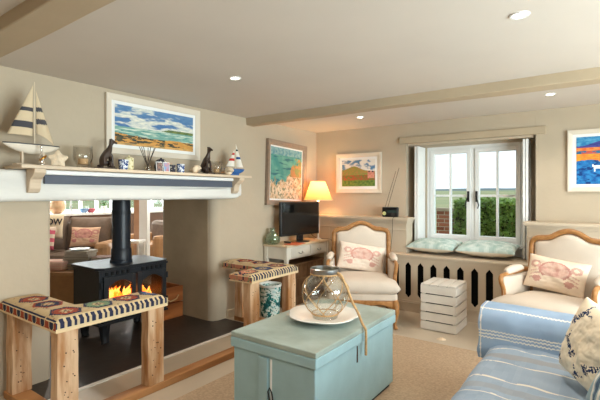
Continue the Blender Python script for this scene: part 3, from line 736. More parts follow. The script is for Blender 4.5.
# ------------------------------------------------------------------ pictures
def picture(label, w, h, fw, mw, fn, loc, rz, fm, ry=0, mm=None, depth=.03, nu=170, group=None):
    t = thing('framed_painting', label, 'painting', loc, rz); t.rotation_euler = (0, ry, rz)
    b = MB(); W2, H2 = w/2, h/2
    P = [(W2, H2), (W2-fw*.25, H2-fw*.25), (W2-fw*.8, H2-fw*.8), (W2-fw, H2-fw)]; Y = [0, -depth, -depth*.75, -depth*.55]
    rings = [[(-a, y0_, -c), (a, y0_, -c), (a, y0_, c), (-a, y0_, c)] for (a, c), y0_ in zip([(W2, H2)]+P+[(W2-fw, H2-fw)], [0]+[-depth]+Y[1:]+[0])]
    vs = [[b.bm.verts.new(p) for p in r] for r in rings]
    for A, B in zip(vs, vs[1:]):
        for k in range(4): b.bm.faces.new((A[k], A[(k+1) % 4], B[(k+1) % 4], B[k]))
    b.obj('frame', fm, t)
    iw, ih = w-2*fw, h-2*fw
    if mw: MB().box(-iw/2, iw/2, -.012, -.004, -ih/2, ih/2).obj('mount', mm or WHITE, t)
    cw, chh = iw-2*mw, ih-2*mw; nv = max(10, int(nu*chh/cw)); b = MB()
    b.grid(lambda u, v: (-cw/2+cw*u, -.0145-.0008*fb(u*40, v*40), -chh/2+chh*v), nu, nv)
    b.obj('canvas', PAINTED, t, colfn=lambda p, n: fn((p.x+cw/2)/cw, (p.z+chh/2)/chh))
    return t
def sea1(u, v):
    n = fb(u*5, v*9, 1); n2 = fb(u*14, v*26, 4)
    if v > .47 + .03*0:
        c = mix('#4a74a6', '#6d94b8', (v-.47)*1.2+.4*n2)
        cl = smooth(-.05, .35, n + .5*(1-v) + .35*smooth(.3, .0, abs(u-.33)) + .25*(u > .6)*(v < .8) - .35*smooth(.45, .6, u)*smooth(.65, .9, v) - .05)
        c = mix(c, mix('#b9c3c4', '#ece8d8', .5+n2), cl)
        hl = .56 - .06*abs(u-.78)
        if u > .56 and v < .475+.06*smooth(.56, .66, u)+.01*n2: c = mix('#7d8a4a', '#4f6a48', .5+n2)
        return c
    if v > .24+.03*n + .10*(u < .5)*(.5-u):
        return mix(mix('#5c9690', '#93b8a8', .5+n2*.8), '#d9e2d2', smooth(.2, .5, fb(u*4, v*40, 9)))
    c = mix('#d9a45a', '#c98c48', .5+n2)
    if fb(u*8, v*20, 12)+.25*(u < .6)-.9*abs(v-.17) > .18: c = mix('#3a3f3c', '#5e5a44', .5+n2)
    if v < .06: c = mix(c, '#e0b878', .5)
    return c
def sea2(u, v):
    n = fb(u*5, v*5, 2); n2 = fb(u*18, v*18, 5)
    cliff = v < .34+.14*n+.10*n2 + .42*smooth(.40, .85, u)
    if v > .86: return mix('#5d8f9c', '#8fb0b0', .5+n2)
    if not cliff: return mix(mix('#4a8f88', '#6fa898', .5+n), '#386f78', smooth(.1, .5, fb(u*3, v*22, 3)))
    k = fb(u*9, v*9, 8)
    if u > .62 and v > .45: return mix('#b98658', '#7d8a58', .5+k*2.2)
    return mix(mix('#cfa984', '#e2d2b8', .5+k), mix('#a8664a', '#7d8468', .5+n2), smooth(-.1, .5, n2))
def farm(u, v):
    n2 = fb(u*16, v*16, 5); n = fb(u*5, v*6, 3)
    hill = .62+.16*math.exp(-((u-.38)/.22)**2)-.05*u
    if v > hill: return mix('#5a83a8', '#e6e2da', smooth(-.2, .3, n+.2*v))
    if .78 < u < .98 and .3 < v < .62:
        return lin('#4a3a3a') if (v > .52 and abs(((u-.78)/.1) % 1-.5) < (.62-v)*4) else mix('#d99a88', '#c97f6a', .5+n2)
    if v < .22: return mix('#4f6f34', '#7a8f40', .5+n2)
    if v < .42: return mix('#a4583a', '#6d7a3a', smooth(-.2, .3, n2+n*.4))
    return mix('#8c9048', '#a8844c', smooth(-.3, .4, n2))
def dogbeach(u, v):
    n2 = fb(u*12, v*22, 5); n = fb(u*4, v*5, 3)
    if v > .80+.10*math.exp(-((u-.42)/.22)**2): return mix('#2f7fb8', '#5aa6cc', .5+n2)
    if v > .77: return mix('#3a3f86', '#54509c', .5+n2)
    if v > .70: return mix('#e0673a', '#e89a54', .5+n2)
    if v > .64: return mix('#2a6a94', '#c9584a', smooth(-.1, .3, n2))
    if v > .48+.05*n: return mix('#f0a038', '#e4803a', .5+n2)
    x, y = u-.40, v-.36
    dog = (abs(x) < .12 and abs(y) < .035) or (abs(x-.12) < .03 and -.03 < y < .075) or (abs(abs(x)-.1) < .014 and -.10 < y < 0) or (abs(x+.13) < .012 and 0 < y < .06)
    if dog: return lin('#eef0ee')
    return mix(mix('#1a5aa0', '#2f86c4', .5+n2), '#123a78', smooth(.1, .5, fb(u*8, v*14, 9)))
picture('wide seascape painting in a white frame above the mantelpiece', 1.01, .51, .052, .03, sea1, (XW+.002, 2.415, 1.987), PI/2, CREAMW)
picture('rocky coast painting in a grey-brown wooden frame on the left wall by the lamp', .835, .83, .065, .02, sea2, (XW+.002, 4.40, 1.65), PI/2, mat('weathered_frame_wood', '#94806f', .6, var=.1, scale=20), ry=.035, depth=.045)
picture('small farm and hill landscape in a cream frame left of the window', .685, .54, .055, .035, farm, (-2.725, YB-.002, 1.672), 0, CREAMW)
picture('bright blue and orange beach painting with white dog, right of the window', .66, .625, .045, .03, dogbeach, (.02, YB-.002, 1.722), 0, CREAMW)
# ------------------------------------------------------------------ ornaments on the mantel shelf
ZS = 1.5803
def sailboat(label, loc, rz, s, sails, hull, stripe, big):
    t = thing('model_sailboat', label, 'model boat', loc, rz)
    L_ = .160*s if big else .085*s
    b = MB()   # hull along local x
    def fn(u, v):
        x = (2*u-1)*L_; w_ = .028*s*(1-abs(2*u-1)**2.2)**.7+.001; a = PI*v
        dpt = (.055 if big else .035)*s*(1-abs(2*u-1)**1.8)**.8*(1 if not big else 1)+.002
        return (x, -w_*math.cos(a), (.125 if big else .045)*s - dpt*math.sin(a))
    b.grid(fn, 24, 10); V = b.grid(lambda u, v: ((2*u-1)*L_, (2*v-1)*(.028*s*(1-abs(2*u-1)**2.2)**.7+.001), (.125 if big else .045)*s), 24, 2)
    b.obj('hull', hull, t, smooth='auto')
    b = MB(); b.grid(lambda u, v: ((2*u-1)*L_*1.02, (2*v-1)*(.03*s*(1-abs(2*u-1)**2.2)**.7+.001), ((.125 if big else .045)+.004)*s), 24, 2); b.obj('deck', mat('dark_deck', '#3a3a3e', .5) if big else hull, t, solid=.006)
    zd = (.129 if big else .048)*s
    b = MB()
    if big:
        for x in (-.06, .06): b.box(x*s-.006, x*s+.006, -.012, .012, .006, .08*s)
        b.box(-.10*s, .10*s, -.03, .03, 0, .010)
    else: b.box(-.035*s, .035*s, -.016, .016, 0, .022*s)
    b.obj('stand', hull if not big else SHELFM, t, bevel=.002, weld=False)
    hm = (.385 if big else .185)*s
    MB().tube([(.01*s, 0, zd), (.01*s, 0, zd+hm)], [.005*s, .003*s], 8).obj('mast', mat('pale_mast', '#d8c8ae', .6), t)
    def sail(name, A, B, C, cols):
        b = MB(); A, B, C = Vector(A), Vector(B), Vector(C)
        def f(u, v):
            p = (A*(1-v)+C*v)*(1-u)+(B*(1-v)+C*v)*u
            return (p.x, p.y-.02*s*math.sin(PI*u)*(1-v), p.z)
        b.grid(f, 10, 40)
        z0, z1 = A.z, C.z
        b.obj(name, PRINT, t, smooth=True, colfn=lambda p, n: cols((p.z-z0)/(z1-z0)), solid=.003, weld=False)
    sails(sail, s, zd, hm)
    return t
def bigs(sail, s, zd, hm):
    cr_, dk_ = '#d6c2a2', '#4c4b50'
    f1 = lambda k: lin(dk_ if (.16 < k < .28 or .47 < k < .56) else cr_)
    f2 = lambda k: lin(dk_ if (.22 < k < .34 or .52 < k < .62) else cr_)
    sail('mainsail', (-.14*s, 0, zd+.05*s), (.0, 0, zd+.05*s), (.003, 0, zd+hm*.95), f1)
    sail('jib', (.022*s, 0, zd+.07*s), (.125*s, 0, zd+.008*s), (.018*s, 0, zd+hm*.86), f2)
    
sailboat('tall model sailboat with cream sails striped dark grey, left end of the mantel shelf', (-3.21, 1.275, ZS), PI/2+.05, 1.13, bigs, CREAMW, None, True)
def smalls(sail, s, zd, hm):
    f1 = lambda k: lin('#c8352e' if (.33 < k < .47 or .68 < k < .8) else '#eee6da')
    f2 = lambda k: lin('#2b4f86' if (.34 < k < .46) else ('#1f3d3a' if .7 < k < .77 else '#eee6da'))
    sail('jib', (-.07*s, 0, zd+.02*s), (.0, 0, zd+.02*s), (.0, 0, zd+hm*.8), f1)
    sail('mainsail', (.016*s, 0, zd+.015*s), (.075*s, 0, zd+.015*s), (.012*s, 0, zd+hm*1.02), f2)
sailboat('small blue-hulled model sailboat with red and blue striped sails on the mantel shelf', (-3.2, 3.225, ZS), PI/2-.3, 1.42, smalls, mat('blue_hull_paint', '#2c5f9e', .4), None, False)
def greyhound(label, loc, rz, s=1):
    t = thing('greyhound_figurine', label, 'figurine', loc, rz, None)
    V = [(-.022, 0, .04), (-.012, 0, .078), (.012, 0, .115), (.040, 0, .145), (.052, 0, .185), (.060, 0, .214), (.082, 0, .210), (.108, 0, .200),   # 0 hips..7 nose
         (-.01, .02, .035), (.045, .022, .04), (.04, .022, .012), (.065, .022, .010),      # 8-11 hind leg L
         (-.01, -.02, .035), (.045, -.022, .04), (.04, -.022, .012), (.065, -.022, .010),
         (.050, .018, .10), (.056, .018, .05), (.062, .018, .012), (.078, .018, .009),          # 16-19 front leg L
         (.050, -.018, .10), (.056, -.018, .05), (.062, -.018, .012), (.078, -.018, .009),
         (-.035, 0, .02), (-.05, .015, .012), (-.03, .04, .011), (.02, .05, .011),
         (.048, .013, .234), (.048, -.013, .234)]
    E = [(0, 1), (1, 2), (2, 3), (3, 4), (4, 5), (5, 6), (6, 7), (0, 8), (8, 9), (9, 10), (10, 11), (0, 12), (12, 13), (13, 14), (14, 15), (2, 16), (16, 17), (17, 18), (18, 19), (2, 20), (20, 21), (21, 22), (22, 23), (0, 24), (24, 25), (25, 26), (26, 27), (5, 28), (5, 29)]
    Rr = [.030, .028, .029, .024, .014, .018, .012, .007, .024, .014, .009, .007, .024, .014, .009, .007, .012, .009, .007, .007, .012, .009, .007, .007, .008, .006, .005, .003, .004, .004]
    b_ = skin('body', BRONZE, [(x*s, y*s, z*s+.012) for x, y, z in V], E, [r*s for r in Rr], t)
    MB().box(-.06*s, .085*s, -.035*s, .035*s+.015, 0, .014).obj('base', BRONZE, t, bevel=.004)
    return t
greyhound('dark bronze seated greyhound facing right, left of the blue and white mug', (-3.205, 1.79, ZS), PI/2, 1.0)
g2 = greyhound('dark bronze seated greyhound facing the room, near the small sailboat', (-3.2, 2.82, ZS), -.05, 1.08)
def hurricane(label, loc, r, h, wax):
    t = thing('hurricane_candle', label, 'candle holder', loc)
    MB().lathe([(0, .012), (r*.62, .012), (r*.55, 0), (r*.62, .006), (r*.62, .02), (r*.9, .05), (r, h*.5), (r*.96, h), (r*.94, h), (r*.97, h*.5), (r*.86, .055), (r*.55, .026), (0, .024)], n=36).obj('glass', CLEARG, t, smooth=True)
    MB().lathe([(0, .028), (r*.5, .028), (r*.5, wax), (r*.1, wax-.004), (0, wax-.004)], n=24).obj('candle', WAX, t, smooth='auto')
    MB().tube([(0, 0, wax-.004), (.002, 0, wax+.01)], .0015, 6).obj('wick', DKNOT, t)
    return t
hurricane('wide glass hurricane candle holder left of the first greyhound', (-3.205, 1.62, ZS), .070, .165, .07)
hurricane('narrow glass candle holder right of the second greyhound', (-3.215, 2.985, ZS), .056, .14, .06)
# starfish standing up
b = MB()
def star(sgn):
    P = []
    for i in range(11):
        P.append([])
        for j in range(41):
            a = 2*PI*j/40; rr = .045+.022*(abs(math.cos(2.5*(a-PI/2))))**3.0
            f = i/10; P[-1].append(b.bm.verts.new((rr*f*math.cos(a), sgn*(.003+.013*(1-f)**.7), .052+rr*f*math.sin(a))))
    for i in range(10):
        for j in range(40): b.bm.faces.new((P[i][j], P[i+1][j], P[i+1][j+1], P[i][j+1]))
    return P
A = star(-1); B = star(1)
for j in range(40): b.bm.faces.new((A[10][j], A[10][j+1], B[10][j+1], B[10][j]))
bmesh.ops.remove_doubles(b.bm, verts=b.bm.verts[:], dist=.0005)
o = b.obj('starfish', SHELLM, smooth=True); o.location = (-3.16, 1.42, ZS-.0005); o.rotation_euler = (-.12, 0, PI/2-.4)
tag(o, 'pale starfish propped on the shelf beside the tall sailboat', 'starfish')
# shiny small ornament
so_ = thing('silver_ornament', 'small shiny silver and gold upright ornament before the tall sailboat', 'ornament', (-3.135, 1.30, ZS))
MB().lathe([(0, 0), (.024, 0), (.026, .006), (.012, .014), (.018, .03), (.024, .045), (.016, .06), (.006, .07), (.01, .08), (.006, .09), (.004, .12), (.012, .128), (.004, .136), (0, .138)], n=20).obj('silver_body', CHROME, so_, smooth=True)
MB().tube([(.02, -.02, .03), (.028, 0, .05), (.02, .02, .065), (.004, .022, .05)], [.004, .008, .007, .003], 8).obj('gold_loop', BRASSY, so_, smooth=True)
def bluewhite(p, n): 
    t = fb(p.x*60, p.y*60+math.atan2(p.y, p.x)*.3, p.z*60); return lin('#27457f') if t > -.02 else lin('#dfe4ea')
def densecyl(prof, n=40):
    out = []
    for (a, c) in zip(prof, prof[1:]):
        k = max(1, int(abs(c[1]-a[1])/.004)); out += [(a[0]+(c[0]-a[0])*i/k, a[1]+(c[1]-a[1])*i/k) for i in range(k)]
    return MB().lathe(out+[prof[-1]], n=n)
t = thing('patterned_mug', 'blue and white patterned mug beside the cream canister', 'mug', (-3.17, 1.93, ZS))
densecyl([(0, .002), (.03, .0), (.033, .006), (.040, .082), (.037, .082), (.031, .01), (0, .008)]).obj('cup', PAINTED, t, smooth=True, colfn=bluewhite)
MB().tube([(-.036, 0, .062), (-.055, 0, .06), (-.06, 0, .04), (-.05, 0, .024), (-.034, 0, .022)], .005).obj('handle', PAINTED, t, smooth=True, colfn=bluewhite)
o = densecyl([(0, 0), (.03, 0), (.033, .006), (.037, .075), (.034, .082), (.03, .078), (.028, .01), (0, .01)]).obj('patterned_jar', PAINTED, smooth=True, colfn=bluewhite); o.location = (-3.19, 2.515, ZS)
tag(o, 'blue and white patterned jar right of the dark lidded pot', 'jar')
t = thing('cream_canister', 'cream speckled canister just behind the blue and white mug', 'canister', (-3.25, 2.03, ZS))
def crm(p, n): return lin('#a89a50') if fb(p.x*70, p.y*70, p.z*70) > .42 else lin('#e9dfb8')
densecyl([(0, 0), (.034, 0), (.036, .004), (.036, .095), (.0, .097)]).obj('body', PAINTED, t, smooth='auto', colfn=crm)
densecyl([(.037, .095), (.037, .108), (.02, .116), (.006, .118), (.009, .126), (0, .13)]).obj('lid', PAINTED, t, smooth='auto', colfn=crm)
t = thing('reed_diffuser', 'glass reed diffuser with dark reeds fanned out, middle of the mantel shelf', 'diffuser', (-3.18, 2.16, ZS))
MB().lathe([(0, .004), (.03, .0), (.032, .01), (.031, .05), (.014, .062), (.012, .08), (.015, .082), (.011, .08), (.012, .06), (.028, .048), (.028, .012), (0, .01)], n=24).obj('bottle', CLEARG, t, smooth=True)
for k in range(7):
    a = 2*PI*k/7; MB().tube([(-.012*math.cos(a), -.012*math.sin(a), .012), (.045*math.cos(a), .075*math.sin(a), .205)], .0026, 6).obj('reed', mat('dark_reed', '#3c3026', .7), t)
def dkpat(p, n): return lin('#c8bfae') if fb(p.x*60, p.y*60, p.z*60) > .35 else lin('#3a3a44')
t = thing('ginger_jar', 'dark patterned lidded pot behind the small photo cards', 'pot', (-3.255, 2.35, ZS))
densecyl([(0, 0), (.045, 0), (.06, .03), (.06, .06), (.05, .085), (.045, .088), (0, .088)]).obj('body', PAINTED, t, smooth=True, colfn=dkpat)
densecyl([(.05, .088), (.045, .104), (.028, .118), (.008, .122), (.009, .13), (0, .133)]).obj('lid', PAINTED, t, smooth=True, colfn=dkpat)
def photo(label, cols, y, x, rz):
    o = thing('photo_card', label, 'photo', (x, y, ZS), rz); o.rotation_euler = (0, 0, rz)
    MB().box(-.032, .032, -.003, .003, 0, .088).xf(Matrix.Rotation(-.12, 4, 'X')).obj('card', WHITE, o)
    b = MB(); b.grid(lambda u, v: (-.028+.056*u, -.0037, .006+.076*v), 16, 20); b.xf(Matrix.Rotation(-.12, 4, 'X')).obj('picture', PAINTED, o, colfn=lambda p, n: cols(p))
photo('small dark photograph card leaning on the lidded pot, left of the pair', lambda p: mix('#3d4656', '#9a7a6a', .5+fb(p.x*40, p.z*40)), 2.27, -3.165, PI/2)
photo('small pink and blue photograph card leaning on the lidded pot, right of the pair', lambda p: mix('#7fa8d0', '#c88a8a', .5+fb(p.x*30, p.z*30, 3)*1.2), 2.345, -3.165, PI/2)
t = thing('dark_book_box', 'low dark patterned box next to the photo cards', 'box', (-3.2, 2.43, ZS))
densecyl([(0, 0), (.028, 0), (.03, .07), (.0, .072)]).obj('box', PAINTED, t, smooth='auto', colfn=dkpat)
def shellobj(label, loc, s, rz):
    b = MB(); P = []; rr = []
    for i in range(60):
        f = i/59; a = f*5*PI; r = .028*s*(1-f)**1.1; P.append((r*math.cos(a)*.8, -.035*s+.08*s*f, .030*s+r*math.sin(a)*.6)); rr.append(.0285*s*(1-f)**.9+.0015)
    b.tube(P, rr, 10); o = b.obj('seashell', SHELLM, smooth=True, weld=False); o.location = loc; o.rotation_euler = (0, 0, rz)
    me = o.data; mz = min((v.co.z for v in me.vertices)); 
    for v in me.vertices: v.co.z -= mz
    return tag(o, label, 'seashell')
shellobj('knobbly cream shell to the left of the second greyhound', (-3.18, 2.66, ZS), 1.1, 2.0)
shellobj('rounded white shell under the bow of the small sailboat', (-3.135, 3.085, ZS), 1.1, .6)
# ------------------------------------------------------------------ armchairs
def camel(u, w=1.0, dz=0):
    """back outline from bottom-left round to bottom-right, u 0..1 -> (x,z)"""
    C = [(-.30, .36), (-.318, .60), (-.325, .86), (-.318, .925), (-.285, .955), (-.23, .965), (-.16, .975), (-.08, 1.02), (0, 1.04)]
    C = C + [(-x, z) for x, z in C[-2::-1]]
    return [Vector((x*w, 0, z+dz)) for x, z in C]
def backy(z): return .27+.12*max(0, z-.35)
def make_chair():
    t = thing('armchair', '', 'armchair')
    pts = [Vector((p.x, backy(p.z), p.z)) for p in catmull(camel(0), 6)]
    MB().tube(pts, .026, 8, flat=.8, up=(0, 1, 0)).obj('back_frame', OAK, t, smooth=True)
    inner = catmull(camel(0, .95, -.02), 8)
    topz = [(p.x, p.z) for p in inner if p.z > .84]
    def tz(x):
        x = max(-.295, min(.295, x))
        for (x0, z0), (x1, z1) in zip(topz, topz[1:]):
            if x0 <= x <= x1 and x1 > x0: return z0+(z1-z0)*(x-x0)/(x1-x0)
        return .9
    b = MB()
    for sg, am in ((-1, .05), (1, .02)):
        def fn(u, v):
            x = -.3+.6*u; z1 = tz(x); z = .36+(z1-.36)*v
            k = (max(0, 1-abs(2*u-1)**4)*max(0, 1-abs(2*v-1)**4))**.5
            return (x, backy(z)+sg*am*k, z)
        b.grid(fn, 26, 26)
    b.obj('backrest', LINEN, t, smooth=True)
    # seat rail fabric, cushion
    b = MB(); P = [(-.365, -.33), (-.335, -.36), (0, -.38), (.335, -.36), (.365, -.33), (.31, .27), (-.31, .27)]
    b.prism(P, 'z', .275, .35); b.obj('seat_rail', LINEN, t, bevel=.012)
    b = MB()
    for sg in (-1, 1):
        def fn(u, v):
            U = 2*u-1; V = v; w_ = (.395 if V < .30 else (.395-.055*smooth(.30, .36, V))) - .03*V; x = U*w_; y = -.40+.66*V - .012*(1-U*U)*(1-V)
            k = (max(0, 1-abs(U)**6)*max(0, 1-abs(2*V-1)**6))**.45
            return (x, y, .408+sg*.080*k+(.018*(1-U*U)*math.sin(PI*V) if sg > 0 else 0))
        b.grid(fn, 26, 26)
    b.obj('seat_cushion', LINEN, t, smooth=True)
    b = MB(); 
    for zz in (.462,): pass
    # serpentine front apron in wood
    b.bm.free(); b = MB(); n = 24
    def apr(u, v):
        x = -.345+.69*u; low = .235-.03*math.cos(4*PI*u)*(1 if True else 0)*.5+.018*abs(2*u-1)**3*-1
        return (x, -.382+.02*abs(2*u-1)**4, low+(.285-low)*v)
    b.grid(apr, n, 4); b.obj('front_apron', OAK, t, smooth=True, solid=.025)
    for sx in (-1, 1):
        b = MB(); b.grid(lambda u, v: (sx*(.345-.04*u), -.31+.58*u, (.25-.02*math.cos(2*PI*u))*(1-v)+.285*v), 16, 3); b.obj('side_apron', OAK, t, smooth=True, solid=.02)
        # front leg cabriole
        P = [(sx*.335, -.365, .29), (sx*.345, -.375, .235), (sx*.348, -.385, .17), (sx*.338, -.375, .10), (sx*.332, -.368, .05), (sx*.34, -.385, .015), (sx*.343, -.392, .0)]
        MB().tube(P, [.030, .034, .027, .018, .015, .021, .017], 10).obj('leg', OAK, t, smooth=True)
        P = [(sx*.30, .275, .36), (sx*.30, .28, .25), (sx*.305, .30, .12), (sx*.31, .34, .0)]
        MB().tube(P, [.024, .024, .019, .016], 8).obj('leg', OAK, t, smooth=True)
        # arm: rail from back to front then down the support
        P = catmull([Vector((sx*.322, .30, .66)), Vector((sx*.338, .15, .665)), Vector((sx*.352, -.02, .65)), Vector((sx*.362, -.14, .645)), Vector((sx*.366, -.19, .63)), Vector((sx*.362, -.20, .59)), Vector((sx*.355, -.17, .52)), Vector((sx*.352, -.17, .44)), Vector((sx*.350, -.19, .36)), Vector((sx*.348, -.22, .29))], 5)
        MB().tube(P, [.021]*len(P), 8).obj('arm', OAK, t, smooth=True)
        P = catmull([Vector((sx*.338, .17, .676)), Vector((sx*.343, .10, .69)), Vector((sx*.351, .0, .685)), Vector((sx*.357, -.08, .675)), Vector((sx*.360, -.11, .66))], 5); K = len(P)
        MB().tube(P, [.012+.026*math.sin(PI*i/(K-1))**.6 for i in range(K)], 10).obj('arm_pad', LINEN, t, smooth=True)
        b = MB()
        for sg in (-1, 1):
            b.grid(lambda u, v: (sx*(.312+.036*u+sg*.014*(1-(2*v-1)**4)*(1-(2*u-1)**4)), .27-.46*u, .34+(.30)*v), 12, 10)
        b.obj('side_panel', LINEN, t, smooth=True)
    return t
c1 = make_chair(); c1.location = (-2.215, 4.235, 0); c1.rotation_euler = (0, 0, .50)
c2 = copy_tree(c1, loc=(-.36, 4.255, 0), rz=-.28)
tag(c1, 'cream upholstered armchair with carved oak frame beside the desk', group='carved armchairs')
tag(c2, 'cream upholstered armchair with carved oak frame behind the sofa arm, right of the stool', group='carved armchairs')
def crabcol(bg, ink):
    def f(p, n):
        x, z = p.x, p.z-.165; k = fb(p.x*24, p.z*24, 4)
        d = math.hypot(x/.13, (z-.02)/.082)
        c = mix(bg, '#e2c8b4', .25+.3*k)
        m_ = 0
        if d < 1: m_ = .95 if d > .86 else .62+.35*k
        for s in (-1, 1):
            r = math.hypot((abs(x)-.165)/.045, (z-.055)/.035)
            if .45 < r < 1: m_ = max(m_, .7)
            r = math.hypot((abs(x)-.13)/.035, (z+.075)/.03)
            if r < 1 and z < -.055: m_ = max(m_, .85)
            for q in range(3):
                zz = .0-.03*q; 
                if .11 < abs(x) < .2 and abs(z-zz+.35*(abs(x)-.14)) < .006: m_ = max(m_, .6)
        if abs(z+.065) < .028 and abs(x) < .08: m_ = 0
        return mix(c, ink, m_)
    return f
def on_chair(ch_, off, rz, rx, ry=0):
    a = ch_.rotation_euler.z; x, y, z = off
    return dict(loc=(ch_.location.x+x*math.cos(a)-y*math.sin(a), ch_.location.y+x*math.sin(a)+y*math.cos(a), z), rz=a+rz, rx=rx, ry=ry)
p1 = pillow('cushion', PRINT, .54, .32, .13, 'cream cushion printed with a pink crab, leaning in the armchair beside the desk', colfn=crabcol('#f2e2d2', '#d49a8c'), n=44)
place(p1, **on_chair(c1, (-.02, .115, .498), .06, -.33, .15))
p2 = pillow('cushion', PRINT, .50, .31, .13, 'cream cushion printed with a pink crab, leaning in the armchair right of the window', colfn=crabcol('#f0dcc4', '#c48a80'), n=44)
place(p2, **on_chair(c2, (-.06, .115, .505), .05, -.33, .11))
# ------------------------------------------------------------------ cushions on the window seat
TEAL = mat('pale_teal_cotton', '#b9cfc8', .9, col2='#9fbbb4', scale=14, bump=.25, bscale=300)
def aqua(p, n): 
    return mix('#a4bfb8', '#d5e0da', .5+fb(p.x*16, p.z*16, p.y*4)) if p.y < .0 else lin('#d8ccb8')
q1 = pillow('cushion', PRINT, .58, .42, .14, 'pale aqua cushion lying on the left of the window seat', colfn=aqua, n=36, group=None)
place(q1, (-1.68, 4.885, .742), -.04, -PI/2+.12, .0)
q2 = pillow('cushion', PRINT, .62, .42, .15, 'pale aqua cushion lying on the right of the window seat', colfn=aqua, n=36)
place(q2, (-1.07, 4.88, .747), .03, -PI/2+.12, .0)
# ------------------------------------------------------------------ sofa with throws
sf = thing('sofa', 'low grey-brown fabric sofa covered with blue throws, bottom right', 'sofa', (-.1, 2.1, .0125))
def sl(b): return b.xf(Matrix.Translation((.1, -2.1, 0)))
sl(MB().box(-.50, .50, 1.05, 3.15, .05, .30)).obj('base', SOFAF, sf, bevel=.03)
sl(MB().box(-.56, .22, 1.25, 2.08, .30, .405)).obj('seat_cushion', SOFAF, sf, bevel=.04)
sl(MB().box(-.56, .22, 2.09, 2.935, .30, .405)).obj('seat_cushion', SOFAF, sf, bevel=.04)
for y0 in (.98, 2.95): sl(MB().box(-.635, .50, y0, y0+.26, .04, .600)).obj('arm', SOFAF, sf, bevel=.05)
sl(MB().box(.24, .52, 1.24, 2.95, .28, .80)).obj('back', SOFAF, sf, bevel=.06)
for x in (-.62, .42):
    for y in (1.05, 3.13): sl(MB().lathe([(0, 0), (.022, 0), (.03, .05), (0, .05)], x, y, 12)).obj('foot', DKNOT, sf)
def zig(x, amp=.003, per=.022): return amp*(1 if (x/per) % 1 < .5 else -1)
AB, AC, AD = '#a3b9d2', '#ece6da', '#8099b8'
def thr_arm():
    # arc-length profile over the arm (Y,z): from the far side, over the top, down the near side
    prof = [Vector((0, 3.235, .20)), Vector((0, 3.24, .40)), Vector((0, 3.235, .56)), Vector((0, 3.21, .625)), Vector((0, 3.14, .648)), Vector((0, 3.02, .648)), Vector((0, 2.955, .632)), Vector((0, 2.922, .58)), Vector((0, 2.918, .50)), Vector((0, 2.915, .42)), Vector((0, 2.915, .38)), Vector((0, 2.92, .33))]
    pr = catmull(prof, 20); K = len(pr)-1
    b = MB()
    def fn(u, v):
        p = pr[min(K, int(round(v*K)))]
        x = -.672+.81*u
        near = smooth(.45, .7, v)
        z = p.z-.012*(p.z > .3); y = p.y
        if x > -.50 and z < .40: z = .40; y = p.y-.0
        wob = .010*nz(x*3.2, v*2, 3)+.006*nz(x*9, v*5, 6)
        sagz = -.018*smooth(-.6, .1, x)*(1 if p.z > .5 else .3)
        return (x+.012*nz(v*6, 3)*(1-u), y-(abs(wob)+.004)*(near), z+abs(wob)*.5*(1-near)+sagz)
    b.grid(fn, 170, K)
    def col(p, n):
        y, z, x = p.y, p.z, p.x
        base = mix(AB, AD, .35+.35*fb(x*6, z*6, y*6))
        j = zig(x)
        if y < 3.1:
            for zz in (.462, .482, .502):
                if abs(z-zz+.02*nz(x*2, 2)+j*.5) < .0042 and y < 2.95: return lin(AC)
            if z > .57 and abs(y-2.975+j+.006*nz(x*3, 1)) < .007: return lin(AC)
        if abs(x+.655+j*.5) < .004: return lin(AC)
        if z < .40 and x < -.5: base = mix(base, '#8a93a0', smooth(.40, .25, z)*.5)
        return base
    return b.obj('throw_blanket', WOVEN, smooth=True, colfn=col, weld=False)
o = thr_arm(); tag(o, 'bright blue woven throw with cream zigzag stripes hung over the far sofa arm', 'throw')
def thr_seat():
    b = MB(); prof = catmull([Vector((-.615, 0, .14)), Vector((-.622, 0, .25)), Vector((-.612, 0, .35)), Vector((-.575, 0, .412)), Vector((-.50, 0, .432)), Vector((-.30, 0, .436)), Vector((-.1, 0, .43)), Vector((.12, 0, .425)), Vector((.215, 0, .44))], 8); K = len(prof)-1
    def fn(u, v):
        p = prof[min(K, int(round(v*K)))]; y = 1.26+1.652*u
        w_ = .022*nz(p.x*3+2, y*3.2, 3)+.010*nz(p.x*8, y*7, 5)
        edge = smooth(.93, 1, u)
        return (p.x-.6*abs(w_)*(p.z < .4), y+.02*nz(p.x*2, y*2, 8)*(1-edge), p.z+abs(w_)*(p.z >= .4)+.003-.010*edge*(p.z > .4))
    b.grid(fn, 200, K)
    S1, S2 = '#a3b4c6', '#8496aa'
    def col(p, n):
        x, y = p.x, p.y
        base = mix(S1, S2, .45+.35*fb(x*5, y*5, 2)); j = zig(x)
        if (int(x/.004)+int(y/.004)) % 2: base = mix(base, '#b9c6d2', .12)
        yy = y + .035*nz(x*2.2, y*1.5, 4)
        for s_, w_ in ((2.80, .006), (2.56, .006), (2.33, .006), (2.30, .0), (2.12, .006), (1.92, .006), (1.70, .006), (1.5, .006)):
            if w_ and abs(yy-s_+j*.5) < w_: return lin('#e3dccd')
        if abs(yy-2.68) < .035: return mix(base, '#9a958e', .6)
        if abs(yy-2.22) < .035: return mix(base, '#9a958e', .4)
        return base
    return b.obj('throw_blanket', WOVEN, smooth=True, colfn=col, weld=False)
o = thr_seat(); tag(o, 'greyer blue throw with thin cream stripes spread over the sofa seat', 'throw')
